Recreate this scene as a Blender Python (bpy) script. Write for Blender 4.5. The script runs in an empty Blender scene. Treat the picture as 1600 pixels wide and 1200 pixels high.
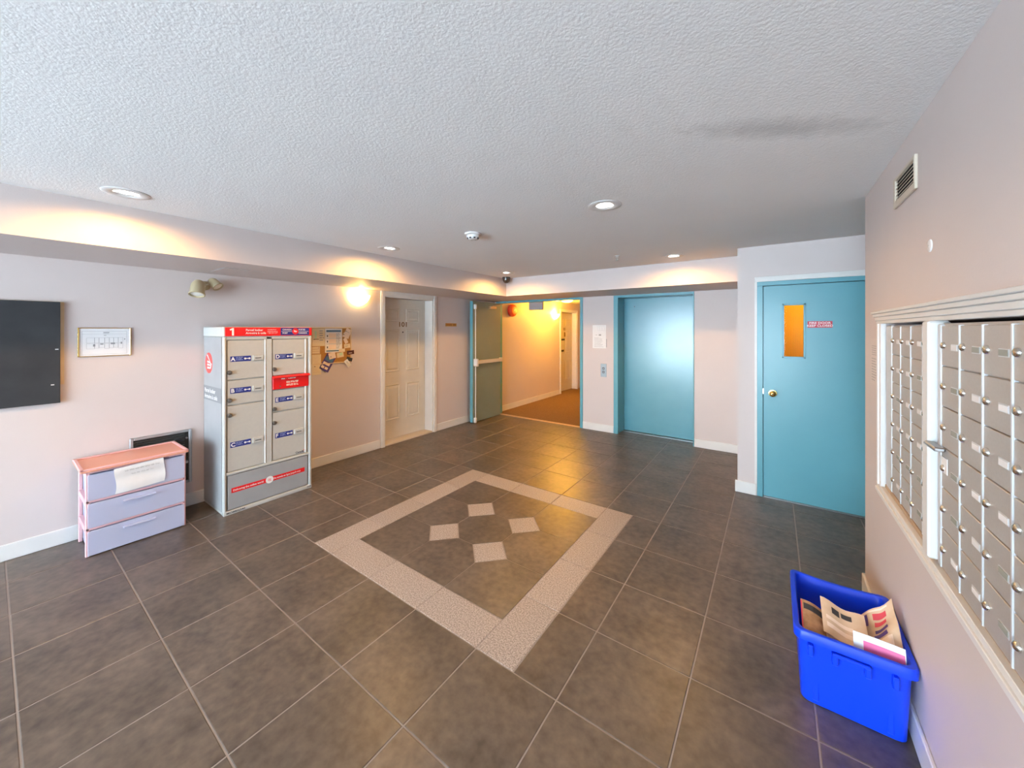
import bpy, bmesh, math, random
from mathutils import Matrix, Vector
random.seed(7)
D = bpy.data
SC = bpy.context.scene
COL = SC.collection

# ------------------------------------------------------------------ camera
EYE = 1.62
cam_d = D.cameras.new('camera')
cam_d.sensor_width = 36.0
cam_d.sensor_fit = 'HORIZONTAL'
cam_d.lens = 579.67 / 1600 * 36
cam_d.shift_y = -(600 - 515.1) / 1600
cam_d.clip_start = 0.02
cam = D.objects.new('camera', cam_d)
cam.location = (0, 0, EYE)
cam.rotation_euler = (math.pi / 2, 0, math.radians(35.2426))
COL.objects.link(cam)
SC.camera = cam

# ------------------------------------------------------------------ world: even overcast daylight
w = D.worlds.new('overcast_sky')
SC.world = w
w.use_nodes = True
bg = w.node_tree.nodes['Background']
bg.inputs['Color'].default_value = (0.71, 0.86, 1.0, 1)
bg.inputs['Strength'].default_value = 27.0

# daylight portal in the entrance glazing behind the viewer
pl = D.lights.new('entrance_portal', 'AREA')
pl.shape = 'RECTANGLE'
pl.size, pl.size_y = 4.6, 2.26
pl.cycles.is_portal = True
po = D.objects.new('entrance_portal', pl)
po.location = (-1.99, -4.62, 1.18)
po.rotation_euler = (math.pi / 2, 0, math.pi)
po.rotation_euler = (-math.pi / 2, math.pi, 0)
COL.objects.link(po)

SC.view_settings.view_transform = 'Standard'
SC.view_settings.look = 'None'
SC.view_settings.exposure = 0.2
SC.view_settings.gamma = 1.0
SC.view_settings.use_curve_mapping = False
SC.cycles.use_denoising = True
SC.cycles.max_bounces = 12
SC.cycles.diffuse_bounces = 9
SC.cycles.sample_clamp_indirect = 6.0
SC.cycles.caustics_reflective = False
SC.cycles.caustics_refractive = False

# ------------------------------------------------------------------ main dimensions (metres)
XL, YB, XR, YF, ZC = -4.405, 5.66, 0.458, 4.344, 2.4345
XK, YK, ZK = -3.50, 4.79, 2.154          # bulkhead faces
YFRONT = -4.6
XP = -0.30                                # left end of fire-door wall
YRC = 3.12                                # outside corner of right wall
XREC = 1.7
YC1 = 11.0                                # end of corridor
ZCC = 2.32                                # corridor ceiling
WARM = (1.0, 0.53, 0.14)

# ------------------------------------------------------------------ materials
def nd(t, kind, **kw):
    n = t.nodes.new(kind)
    for k, v in kw.items():
        if k in n.inputs: n.inputs[k].default_value = v
        else: setattr(n, k, v)
    return n

def mat(name, col, rough=0.5, metal=0.0, spec=0.5, noise=None, bump=None, col2=None, coat=0.0,
        transmission=0.0, alpha=1.0, emit=None, rand=0.0, ior=None, coord='Object'):
    """noise=(scale, detail, strength)  bump=(scale, strength, distance)"""
    m = D.materials.new(name)
    m.use_nodes = True
    t = m.node_tree
    b = t.nodes['Principled BSDF']
    b.inputs['Base Color'].default_value = (*col, 1)
    b.inputs['Roughness'].default_value = rough
    b.inputs['Metallic'].default_value = metal
    b.inputs['Specular IOR Level'].default_value = spec
    b.inputs['Coat Weight'].default_value = coat
    b.inputs['Coat Roughness'].default_value = 0.12
    b.inputs['Transmission Weight'].default_value = transmission
    b.inputs['Alpha'].default_value = alpha
    if ior: b.inputs['IOR'].default_value = ior
    if emit:
        b.inputs['Emission Color'].default_value = (*emit[0], 1)
        b.inputs['Emission Strength'].default_value = emit[1]
    tc = nd(t, 'ShaderNodeNewGeometry') if coord == 'Position' else nd(t, 'ShaderNodeTexCoord')
    if noise:
        n = nd(t, 'ShaderNodeTexNoise', Scale=noise[0], Detail=noise[1])
        t.links.new(tc.outputs[coord], n.inputs['Vector'])
        r = nd(t, 'ShaderNodeValToRGB')
        r.color_ramp.elements[0].position = 0.5 - noise[2]
        r.color_ramp.elements[1].position = 0.5 + noise[2]
        r.color_ramp.elements[0].color = (*col, 1)
        r.color_ramp.elements[1].color = (*(col2 or tuple(c * 0.8 for c in col)), 1)
        t.links.new(n.outputs['Fac'], r.inputs['Fac'])
        last = r.outputs['Color']
        if rand:
            oi = nd(t, 'ShaderNodeObjectInfo')
            mr = nd(t, 'ShaderNodeMapRange')
            mr.inputs['To Min'].default_value = 1 - rand
            mr.inputs['To Max'].default_value = 1 + rand
            t.links.new(oi.outputs['Random'], mr.inputs['Value'])
            mx = nd(t, 'ShaderNodeVectorMath', operation='SCALE')
            t.links.new(last, mx.inputs[0])
            t.links.new(mr.outputs['Result'], mx.inputs['Scale'])
            last = mx.outputs['Vector']
        t.links.new(last, b.inputs['Base Color'])
    if bump:
        n2 = nd(t, 'ShaderNodeTexNoise', Scale=bump[0], Detail=4.0)
        t.links.new(tc.outputs[coord], n2.inputs['Vector'])
        bp = nd(t, 'ShaderNodeBump', Strength=bump[1], Distance=bump[2])
        t.links.new(n2.outputs['Fac'], bp.inputs['Height'])
        t.links.new(bp.outputs['Normal'], b.inputs['Normal'])
    return m

M = {}
M['wall'] = mat('wall_paint', (0.63, 0.555, 0.535), 0.5, noise=(3.0, 3, 0.3), col2=(0.605, 0.53, 0.51), bump=(160, 0.12, 0.003))
M['ceiling'] = mat('ceiling_plaster', (0.90, 0.90, 0.905), 0.85, noise=(2.0, 3, 0.3), col2=(0.87, 0.87, 0.88), bump=(100, 0.26, 0.008))
M['trim'] = mat('white_trim', (0.75, 0.74, 0.72), 0.35, noise=(8, 3, 0.3), col2=(0.70, 0.69, 0.67))
M['grout'] = mat('grout', (0.36, 0.315, 0.285), 0.85, noise=(4, 4, 0.3), col2=(0.24, 0.205, 0.185))
def tile_mat():
    m = mat('slate_tile', (0.050, 0.042, 0.037), 0.36, spec=0.6)
    t = m.node_tree; b = t.nodes['Principled BSDF']
    g = nd(t, 'ShaderNodeNewGeometry')
    n1 = nd(t, 'ShaderNodeTexNoise', Scale=4.0, Detail=4.0); n2 = nd(t, 'ShaderNodeTexNoise', Scale=22.0, Detail=7.0)
    for n in (n1, n2): t.links.new(g.outputs['Position'], n.inputs['Vector'])
    ad = nd(t, 'ShaderNodeMath', operation='MULTIPLY_ADD'); t.links.new(n1.outputs['Fac'], ad.inputs[0]); ad.inputs[1].default_value = 0.9; t.links.new(n2.outputs['Fac'], ad.inputs[2])
    r = nd(t, 'ShaderNodeValToRGB'); e = r.color_ramp.elements
    e[0].position = 0.62; e[0].color = (0.045, 0.035, 0.028, 1); e[1].position = 1.12; e[1].color = (0.150, 0.115, 0.090, 1)
    mr = nd(t, 'ShaderNodeMapRange'); mr.inputs['From Min'].default_value = 0.55; mr.inputs['From Max'].default_value = 1.4
    t.links.new(ad.outputs['Value'], mr.inputs['Value'])
    e[0].position = 0.1; e[1].position = 0.9
    t.links.new(mr.outputs['Result'], r.inputs['Fac'])
    oi = nd(t, 'ShaderNodeObjectInfo'); m2 = nd(t, 'ShaderNodeMapRange'); m2.inputs['To Min'].default_value = .9; m2.inputs['To Max'].default_value = 1.1
    t.links.new(oi.outputs['Random'], m2.inputs['Value'])
    sc = nd(t, 'ShaderNodeVectorMath', operation='SCALE'); t.links.new(r.outputs['Color'], sc.inputs[0]); t.links.new(m2.outputs['Result'], sc.inputs['Scale'])
    t.links.new(sc.outputs['Vector'], b.inputs['Base Color'])
    bp = nd(t, 'ShaderNodeBump', Strength=0.12, Distance=0.002); t.links.new(n2.outputs['Fac'], bp.inputs['Height']); t.links.new(bp.outputs['Normal'], b.inputs['Normal'])
    return m
M['tile'] = tile_mat()
M['granite'] = mat('granite_border', (0.24, 0.20, 0.18), 0.45, noise=(130, 2, 0.10), col2=(0.44, 0.38, 0.345), rand=0.05, coord='Position')
M['carpet'] = mat('brown_carpet', (0.16, 0.10, 0.06), 0.95, spec=0.1, noise=(60, 6, 0.2), col2=(0.24, 0.15, 0.09), bump=(260, 0.7, 0.01))
M['brass_strip'] = mat('threshold_strip', (0.62, 0.42, 0.24), 0.35, metal=0.5)
M['teal'] = mat('teal_enamel', (0.13, 0.37, 0.44), 0.28, spec=0.5, noise=(6, 4, 0.3), col2=(0.12, 0.35, 0.425), bump=(120, 0.04, 0.002))
M['teal_elev'] = mat('teal_elevator_enamel', (0.11, 0.33, 0.41), 0.21, spec=0.75, noise=(6, 4, 0.3), col2=(0.10, 0.31, 0.39), bump=(30, 0.02, 0.003))
M['teal_warm_lit'] = mat('teal_enamel_warm_lit', (0.20, 0.25, 0.205), 0.35, noise=(6, 4, 0.3), col2=(0.185, 0.235, 0.19))  # teal corridor leaf with the warm lamp light mixed into its colour
M['dark_gap'] = mat('dark_gap', (0.012, 0.012, 0.014), 0.7)
M['door_cream'] = mat('cream_door', (0.66, 0.62, 0.55), 0.4, noise=(9, 3, 0.3), col2=(0.62, 0.58, 0.51))
M['brass'] = mat('brass', (0.78, 0.55, 0.20), 0.22, metal=1.0)
M['gold_digit'] = mat('bronze_digits', (0.22, 0.13, 0.05), 0.35, metal=0.6)
M['chrome'] = mat('chrome', (0.72, 0.70, 0.66), 0.18, metal=1.0)
M['steel'] = mat('brushed_steel', (0.55, 0.56, 0.57), 0.32, metal=1.0, noise=(90, 2, 0.3))
M['alum'] = mat('mailbox_aluminium', (0.52, 0.485, 0.45), 0.42, metal=0.35, noise=(120, 3, 0.3), col2=(0.48, 0.445, 0.415))
M['alum_l'] = mat('bright_aluminium', (0.72, 0.74, 0.76), 0.35, metal=0.4)
M['lock_grey'] = mat('locker_light_grey', (0.52, 0.53, 0.51), 0.42, noise=(40, 2, 0.3), col2=(0.49, 0.50, 0.48))
M['lock_door'] = mat('locker_door_grey', (0.50, 0.49, 0.45), 0.45, noise=(40, 2, 0.3), col2=(0.47, 0.46, 0.43))
M['lock_side'] = mat('locker_side_grey', (0.30, 0.31, 0.32), 0.4, noise=(4, 2, 0.2), col2=(0.35, 0.36, 0.37))
M['lock_band'] = mat('locker_band_grey', (0.22, 0.23, 0.24), 0.45)
M['red'] = mat('post_red', (0.68, 0.008, 0.010), 0.38)
M['white'] = mat('white_print', (0.82, 0.82, 0.82), 0.5)
M['navy'] = mat('navy_label', (0.012, 0.025, 0.20), 0.4)
M['ink'] = mat('black_ink', (0.03, 0.03, 0.035), 0.6)
M['ink_grey'] = mat('grey_ink', (0.30, 0.30, 0.31), 0.7)
M['black_board'] = mat('black_felt_board', (0.028, 0.029, 0.032), 0.75, spec=0.25, noise=(5, 6, 0.25), col2=(0.045, 0.046, 0.05))
M['cream_wood'] = mat('pale_wood_edge', (0.66, 0.50, 0.30), 0.5)
M['paper'] = mat('white_paper', (0.80, 0.80, 0.81), 0.7, noise=(20, 2, 0.3), col2=(0.76, 0.76, 0.77))
M['paper_cream'] = mat('cream_paper', (0.72, 0.60, 0.40), 0.7)
M['paper_tan'] = mat('newsprint', (0.55, 0.40, 0.27), 0.75, noise=(12, 4, 0.2), col2=(0.66, 0.50, 0.36))
M['paper_blue'] = mat('blue_print', (0.06, 0.15, 0.26), 0.6)
M['paper_purple'] = mat('purple_print', (0.07, 0.04, 0.20), 0.5)
M['paper_pale'] = mat('pale_peach_paper', (0.80, 0.66, 0.55), 0.7)
M['paper_green'] = mat('pale_green_paper', (0.50, 0.68, 0.46), 0.7)
M['paper_pink'] = mat('pink_print', (0.70, 0.13, 0.30), 0.5)
M['paper_redprint'] = mat('red_print', (0.55, 0.05, 0.08), 0.55)
M['paper_brown'] = mat('brown_photo_print', (0.23, 0.11, 0.05), 0.5, noise=(25, 6, 0.2), col2=(0.50, 0.30, 0.16))
M['cork'] = mat('cork', (0.48, 0.24, 0.06), 0.9, noise=(90, 6, 0.2), col2=(0.34, 0.16, 0.04))
M['pink_plastic'] = mat('pink_plastic', (0.76, 0.44, 0.45), 0.4)
M['pink_lid'] = mat('pink_plastic_lid', (0.70, 0.33, 0.24), 0.38)
M['clear_plastic'] = mat('frosted_plastic', (0.62, 0.65, 0.84), 0.3, alpha=0.62)
M['blue_bin'] = mat('blue_polyethylene', (0.003, 0.048, 0.72), 0.38, spec=0.4)
M['beige_lamp'] = mat('beige_lamp_housing', (0.42, 0.35, 0.22), 0.4)
M['lens'] = mat('lamp_lens', (0.85, 0.85, 0.80), 0.1, spec=0.8)
M['white_plastic'] = mat('white_plastic', (0.74, 0.74, 0.74), 0.4)
M['black_plastic'] = mat('black_plastic', (0.02, 0.02, 0.022), 0.3)
M['dome_dark'] = mat('smoked_dome', (0.06, 0.04, 0.03), 0.12, spec=0.7)
M['heater_dark'] = mat('heater_dark', (0.02, 0.022, 0.022), 0.45)
M['heater_fin'] = mat('heater_fins', (0.05, 0.055, 0.05), 0.4, metal=0.4)
M['heater_frame'] = mat('heater_frame_grey', (0.40, 0.42, 0.44), 0.35, metal=0.5)
M['fire_red'] = mat('bell_red', (0.62, 0.03, 0.015), 0.35)
M['exit_grey'] = mat('exit_sign_grey', (0.36, 0.34, 0.36), 0.6)
M['vent_cream'] = mat('vent_cream', (0.60, 0.52, 0.42), 0.45)
M['stair_wall'] = mat('stairwell_paint', (0.80, 0.52, 0.03), 0.7)
M['bulb'] = mat('glowing_lamp', (1, 1, 1), 0.4, emit=((1.0, 0.95, 0.86), 14.0))
M['sconce_glass'] = mat('glowing_alabaster', (0.9, 0.85, 0.7), 0.4, emit=((1.0, 0.66, 0.22), 11.0))
M['sconce_glass_far'] = mat('glowing_amber_glass', (0.9, 0.8, 0.5), 0.4, emit=((1.0, 0.58, 0.12), 22.0))
def glass_mat(name, fac):
    m = D.materials.new(name); m.use_nodes = True
    t = m.node_tree; t.nodes.clear()
    o = nd(t, 'ShaderNodeOutputMaterial'); mx = nd(t, 'ShaderNodeMixShader')
    tr = nd(t, 'ShaderNodeBsdfTransparent'); gl = nd(t, 'ShaderNodeBsdfGlossy', Roughness=0.03)
    tr.inputs['Color'].default_value = (0.95, 0.97, 0.97, 1)
    mx.inputs['Fac'].default_value = fac
    t.links.new(tr.outputs[0], mx.inputs[1]); t.links.new(gl.outputs[0], mx.inputs[2]); t.links.new(mx.outputs[0], o.inputs[0])
    return m
M['glass'] = glass_mat('clear_glass', 0.06)
M['wired_glass'] = glass_mat('wired_glass', 0.005)
def ceiling_stain():
    """a dusty smudge on the ceiling plaster, shaped as in the place"""
    m = M['ceiling']; t = m.node_tree; b = t.nodes['Principled BSDF']
    src = b.inputs['Base Color'].links[0].from_socket
    tc = nd(t, 'ShaderNodeTexCoord'); mp = nd(t, 'ShaderNodeMapping', vector_type='TEXTURE')
    mp.inputs['Location'].default_value = (0.03, 1.86, ZC)
    mp.inputs['Rotation'].default_value = (0, 0, math.radians(33))
    mp.inputs['Scale'].default_value = (0.46, 0.105, 1)
    t.links.new(tc.outputs['Object'], mp.inputs['Vector'])
    ln = nd(t, 'ShaderNodeVectorMath', operation='LENGTH'); t.links.new(mp.outputs['Vector'], ln.inputs[0])
    nz = nd(t, 'ShaderNodeTexNoise', Scale=16.0, Detail=6.0); t.links.new(tc.outputs['Object'], nz.inputs['Vector'])
    ad = nd(t, 'ShaderNodeMath', operation='MULTIPLY_ADD'); t.links.new(nz.outputs['Fac'], ad.inputs[0])
    ad.inputs[1].default_value = 0.9; t.links.new(ln.outputs['Value'], ad.inputs[2])
    mr = nd(t, 'ShaderNodeMapRange'); t.links.new(ad.outputs['Value'], mr.inputs['Value'])
    mr.inputs['From Min'].default_value = 0.55; mr.inputs['From Max'].default_value = 1.45
    mr.inputs['To Min'].default_value = 0.72; mr.inputs['To Max'].default_value = 1.0
    sc = nd(t, 'ShaderNodeVectorMath', operation='SCALE'); t.links.new(src, sc.inputs[0]); t.links.new(mr.outputs['Result'], sc.inputs['Scale'])
    t.links.new(sc.outputs['Vector'], b.inputs['Base Color'])
ceiling_stain()

# ------------------------------------------------------------------ mesh helpers
class MB:
    def __init__(s): s.bm = bmesh.new()
    def _add(s, verts, faces):
        vs = [s.bm.verts.new(v) for v in verts]
        for f in faces: s.bm.faces.new([vs[i] for i in f])
        return vs
    def box(s, x0, x1, y0, y1, z0, z1, b=0.0, seg=1):
        x0, x1 = min(x0, x1), max(x0, x1); y0, y1 = min(y0, y1), max(y0, y1); z0, z1 = min(z0, z1), max(z0, z1)
        V = [(x0,y0,z0),(x1,y0,z0),(x1,y1,z0),(x0,y1,z0),(x0,y0,z1),(x1,y0,z1),(x1,y1,z1),(x0,y1,z1)]
        F = [(0,3,2,1),(4,5,6,7),(0,1,5,4),(1,2,6,5),(2,3,7,6),(3,0,4,7)]
        if not b: s._add(V, F); return s
        t = bmesh.new(); vs = [t.verts.new(v) for v in V]
        for f in F: t.faces.new([vs[i] for i in f])
        bmesh.ops.bevel(t, geom=t.edges[:], offset=b, segments=seg, affect='EDGES', profile=0.5)
        s.merge(t); t.free(); return s
    def merge(s, t, mtx=None):
        t.verts.index_update()
        vs = [s.bm.verts.new(mtx @ v.co if mtx else v.co) for v in t.verts]
        for f in t.faces: s.bm.faces.new([vs[v.index] for v in f.verts])
    def prism(s, pts, z0, z1):
        n = len(pts)
        V = [(x, y, z0) for x, y in pts] + [(x, y, z1) for x, y in pts]
        F = [tuple(range(n - 1, -1, -1)), tuple(range(n, 2 * n))] + [(i, (i + 1) % n, n + (i + 1) % n, n + i) for i in range(n)]
        s._add(V, F); return s
    def lathe(s, prof, c=(0,0,0), axis='Z', n=24, a0=0.0, a1=2 * math.pi, cap=True):
        """prof: list of (r, h)"""
        full = abs(a1 - a0 - 2 * math.pi) < 1e-6
        k = n if full else n + 1
        rings = []
        for r, h in prof:
            ring = []
            for i in range(k):
                a = a0 + (a1 - a0) * i / n
                p = (r * math.cos(a), r * math.sin(a), h)
                if axis == 'X': p = (p[2], p[0], p[1])
                elif axis == 'Y': p = (p[0], p[2], p[1])
                ring.append(s.bm.verts.new((p[0] + c[0], p[1] + c[1], p[2] + c[2])))
            rings.append(ring)
        for a, b in zip(rings, rings[1:]):
            for i in range(n):
                j = (i + 1) % k
                try: s.bm.faces.new([a[i], a[j], b[j], b[i]])
                except ValueError: pass
        for ring, (r, h) in ((rings[0], prof[0]), (rings[-1], prof[-1])):
            if full and cap and r > 1e-5:
                try: s.bm.faces.new(ring)
                except ValueError: pass
        return s
    def tube(s, pts, r, n=8):
        pts = [Vector(p) for p in pts]; rings = []
        for i, p in enumerate(pts):
            d = (pts[min(i + 1, len(pts) - 1)] - pts[max(i - 1, 0)]).normalized()
            u = d.orthogonal().normalized() if abs(d.z) > 0.95 else d.cross(Vector((0, 0, 1))).normalized()
            v = d.cross(u)
            rings.append([s.bm.verts.new(p + r * (math.cos(2*math.pi*k/n) * u + math.sin(2*math.pi*k/n) * v)) for k in range(n)])
        for a, b in zip(rings, rings[1:]):
            for k in range(n): s.bm.faces.new([a[k], a[(k+1) % n], b[(k+1) % n], b[k]])
        s.bm.faces.new(rings[0]); s.bm.faces.new(rings[-1]); return s
    def grid(s, fn, nu, nv, th=0.0):
        """sheet from fn(u,v)->(x,y,z), optional thickness along its normal"""
        P = [[Vector(fn(i / nu, j / nv)) for j in range(nv + 1)] for i in range(nu + 1)]
        A = [[s.bm.verts.new(p) for p in row] for row in P]
        for i in range(nu):
            for j in range(nv): s.bm.faces.new([A[i][j], A[i+1][j], A[i+1][j+1], A[i][j+1]])
        if th:
            B = []
            for i in range(nu + 1):
                row = []
                for j in range(nv + 1):
                    du = P[min(i+1, nu)][j] - P[max(i-1, 0)][j]; dv = P[i][min(j+1, nv)] - P[i][max(j-1, 0)]
                    nn = du.cross(dv).normalized(); row.append(s.bm.verts.new(P[i][j] - nn * th))
                B.append(row)
            for i in range(nu):
                for j in range(nv): s.bm.faces.new([B[i][j], B[i][j+1], B[i+1][j+1], B[i+1][j]])
            for i in range(nu):
                s.bm.faces.new([A[i+1][0], A[i][0], B[i][0], B[i+1][0]]); s.bm.faces.new([A[i][nv], A[i+1][nv], B[i+1][nv], B[i][nv]])
            for j in range(nv):
                s.bm.faces.new([A[0][j], A[0][j+1], B[0][j+1], B[0][j]]); s.bm.faces.new([A[nu][j+1], A[nu][j], B[nu][j], B[nu][j+1]])
        return s
    def mesh(s, name, m, smooth=False, recalc=True):
        if recalc: bmesh.ops.recalc_face_normals(s.bm, faces=s.bm.faces[:])
        me = D.meshes.new(name); s.bm.to_mesh(me); s.bm.free()
        if m: me.materials.append(m)
        if smooth:
            me.polygons.foreach_set('use_smooth', [True] * len(me.polygons))
            try: me.set_sharp_from_angle(angle=math.radians(40))
            except Exception: pass
        return me
    def build(s, name, m, parent=None, smooth=False, recalc=True):
        return link(name, s.mesh(name, m, smooth, recalc), parent)

def link(name, me, parent=None, loc=None):
    o = D.objects.new(name, me); COL.objects.link(o)
    if parent is not None: o.parent = parent
    if loc is not None: o.location = loc
    return o

def tag(o, label=None, cat=None, group=None, kind=None):
    if label: o['label'] = label
    if cat: o['category'] = cat
    if group: o['group'] = group
    if kind: o['kind'] = kind
    return o

def frame(right, up, n, loc):
    m = Matrix.Identity(4)
    for i, v in enumerate((right, up, n)):
        for j in range(3): m[j][i] = v[j]
    m.translation = Vector(loc); return m
# wall frames: local x = to the right as seen, y = up, z = out of the wall
def FL(y, z, x=XL): return frame((0,1,0), (0,0,1), (1,0,0), (x, y, z))
def FB(x, z, y=YB): return frame((1,0,0), (0,0,1), (0,-1,0), (x, y, z))
def FR(y, z, x=XR): return frame((0,-1,0), (0,0,1), (-1,0,0), (x, y, z))

def thing(name, label, cat, mtx=None, group=None):
    o = D.objects.new(name, None); o.empty_display_size = 0.05; COL.objects.link(o)
    if mtx is not None: o.matrix_world = mtx if isinstance(mtx, Matrix) else Matrix.Translation(mtx)
    return tag(o, label, cat, group)

def text(s, size, m, parent, x, y, z=0.001, bold=0.0, align='LEFT', sx=1.0, name='lettering'):
    c = D.curves.new('txt', 'FONT'); c.body = s; c.size = size; c.align_x = align; c.align_y = 'CENTER'
    c.offset = bold; c.fill_mode = 'FRONT'; c.resolution_u = 3
    o = D.objects.new('txt', c); COL.objects.link(o)
    bpy.context.view_layer.update()
    me = D.meshes.new_from_object(o.evaluated_get(bpy.context.evaluated_depsgraph_get()))
    D.objects.remove(o); D.curves.remove(c)
    for v in me.vertices: v.co = (v.co.x * sx + x, v.co.y + y, z)
    me.materials.clear(); me.materials.append(m); me.name = name
    return link(name, me, parent)

def bars(parent, m, rects, z=0.001, name='print'):
    b = MB()
    for x0, x1, y0, y1 in rects: b._add([(x0,y0,z),(x1,y0,z),(x1,y1,z),(x0,y1,z)], [(0,1,2,3)])
    return b.build(name, m, parent, recalc=False)

def para(x0, x1, ytop, n, dy, h, rnd):
    out = []
    for i in range(n):
        x = x0
        end = x1 - (x1 - x0) * rnd.random() * 0.35
        while x < end - h:
            l = min(h * (1.5 + 4 * rnd.random()), end - x); out.append((x, x + l, ytop - i * dy - h, ytop - i * dy)); x += l + h * 0.8
    return out

# ------------------------------------------------------------------ setting: shell
def struct(name, mb, m, label=None, parent=None, smooth=False):
    o = mb.build(name, m, parent, smooth)
    if parent is None: tag(o, label, None, None, 'structure')
    return o

T = 0.14
D101 = (3.168, 4.075, 2.095)          # unit door opening on the left wall
b = MB()
b.box(XL - T, XL, YFRONT - .1, D101[0], 0, ZC); b.box(XL - T, XL, D101[1], YB, 0, ZC); b.box(XL - T, XL, D101[0], D101[1], D101[2], ZC); b.box(XL - .30, XL - .24, D101[0] - .1, D101[1] + .1, 0, ZC); b.box(XL - .30, XL - T, D101[0] - .1, D101[0], 0, ZC); b.box(XL - .30, XL - T, D101[1], D101[1] + .1, 0, ZC); b.box(XL - .3, XL - T, D101[0], D101[1], D101[2], ZC)
struct('wall_left', b, M['wall'], 'pale pink painted lobby wall behind the parcel locker')

OPX0, OPX1, OPZ = -4.365, -2.57, 2.165   # corridor opening incl. its steel frame
ELX0, ELX1, ELZ = -2.05, -0.905, 2.15    # elevator opening incl. frame
b = MB()
b.box(XL, OPX0, YB, YB + .12, 0, ZC); b.box(OPX1, ELX0, YB, YB + .42, 0, ZC); b.box(ELX1, XP, YB, YB + .42, 0, ZC)
b.box(OPX0, OPX1, YB, YB + .12, OPZ, ZC); b.box(ELX0, ELX1, YB + .36, YB + .42, 0, ELZ); b.box(ELX0, ELX1, YB, YB + .42, ELZ, ZC)
struct('wall_back', b, M['wall'], 'pale wall holding the corridor opening and elevator door')

FDX0, FDX1, FDZ = -0.136, 0.85, 2.084
b = MB()
b.box(XP, FDX0, YF, YF + .12, 0, ZC); b.box(FDX1, XREC, YF, YF + .12, 0, ZC); b.box(FDX0, FDX1, YF, YF + .12, FDZ, ZC)
b.box(XP, XP + .1, YF + .12, YB, 0, ZC)
struct('wall_recess', b, M['wall'], 'pale wall around the teal fire door')

MY0, MY1, MZ0, MZ1 = 0.95, 2.60, 0.83, 1.65    # mailbox recess in the right wall
b = MB(); XR2 = XR + .26
b.box(XR, XR2, YFRONT - .1, MY0, 0, ZC); b.box(XR, XR2, MY1, YRC, 0, ZC); b.box(XR, XR2, MY0, MY1, 0, MZ0); b.box(XR, XR2, MY0, MY1, MZ1, ZC)
b.box(XR + .2, XR2, MY0, MY1, MZ0, MZ1)
struct('wall_right', b, M['wall'], 'pale pink wall holding the mailbox banks')
struct('wall_right_return', MB().box(XREC, XREC + .1, YRC - .2, YF + .12, 0, ZC).box(XR2, XREC + .1, YRC - .3, YRC - .2, 0, ZC), M['wall'], 'end wall of the recess beside the fire door')

# entrance wall behind the viewer, glazed
GX0, GX1, GZ0, GZ1 = -4.28, 0.30, .06, 2.3
b = MB()
b.box(XL - T, GX0, YFRONT - .1, YFRONT, 0, ZC); b.box(GX1, XR, YFRONT - .1, YFRONT, 0, ZC); b.box(GX0, GX1, YFRONT - .1, YFRONT, GZ1, ZC); b.box(GX0, GX1, YFRONT - .1, YFRONT, 0, GZ0)
struct('wall_front', b, M['wall'], 'entrance wall behind the viewer')
win = tag(thing('window_1', 'aluminium framed entrance glazing behind the viewer', None), kind='structure')
b = MB(); gw = (GX1 - GX0) / 3
for q in range(4): x = GX0 + q * gw - (.04 if q == 3 else 0) ; b.box(x, x + .04, YFRONT - .08, YFRONT - .02, GZ0, GZ1)
b.box(GX0, GX1, YFRONT - .08, YFRONT - .02, GZ0, GZ0 + .05); b.box(GX0, GX1, YFRONT - .08, YFRONT - .02, GZ1 - .05, GZ1)
b.build('window_frame', M['alum_l'], win)
for q in range(3): MB().box(GX0 + q * gw + .04, GX0 + (q + 1) * gw, YFRONT - .055, YFRONT - .047, GZ0 + .05, GZ1 - .05).build('pane', M['glass'], win)

# ceiling with real openings for the recessed lamps
LAMPS = [(-3.158, .48), (-3.154, 2.325), (-3.12, 4.29), (-0.907, 2.338), (-0.911, 4.385)]
hh = .055
xs = sorted({XK, XREC + .1, *[v for x, y in LAMPS for v in (x - hh, x + hh)]})
ys = sorted({YFRONT - .1, YB, *[v for x, y in LAMPS for v in (y - hh, y + hh)]})
b = MB()
for x0, x1 in zip(xs, xs[1:]):
    for y0, y1 in zip(ys, ys[1:]):
        if any(abs((x0 + x1) / 2 - x) < .02 and abs((y0 + y1) / 2 - y) < .02 and x1 - x0 < .12 and y1 - y0 < .12 for x, y in LAMPS): continue
        b._add([(x0, y0, ZC), (x0, y1, ZC), (x1, y1, ZC), (x1, y0, ZC)], [(0, 1, 2, 3)])
bmesh.ops.remove_doubles(b.bm, verts=b.bm.verts[:], dist=1e-5)
struct('ceiling', b, M['ceiling'], 'textured white plaster ceiling with a dusty grey smudge')
struct('ceiling_slab', MB().box(XL - T, XREC + .2, YFRONT - .1, YB + .42, ZC + .16, ZC + .22), M['ceiling'], 'concrete slab above the ceiling')
bk = struct('ceiling_bulkhead', MB().box(XL, XK, YFRONT, YB, ZK, ZC + .02).box(XK, XP, YK, YB, ZK, ZC + .02), M['wall'], 'dropped bulkhead running along the left and back walls')
b = MB().box(-4.22, -3.86, 1.18, 1.49, ZK - .003, ZK)
b.build('access_panel', M['wall'], bk)
b = MB()
for a in ((-4.225, -3.855, 1.175, 1.18), (-4.225, -3.855, 1.49, 1.495), (-4.225, -4.22, 1.175, 1.495), (-3.86, -3.855, 1.175, 1.495)): b.box(*a, ZK - .0015, ZK + .001)
b.build('panel_joint', M['ink_grey'], bk)

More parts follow.
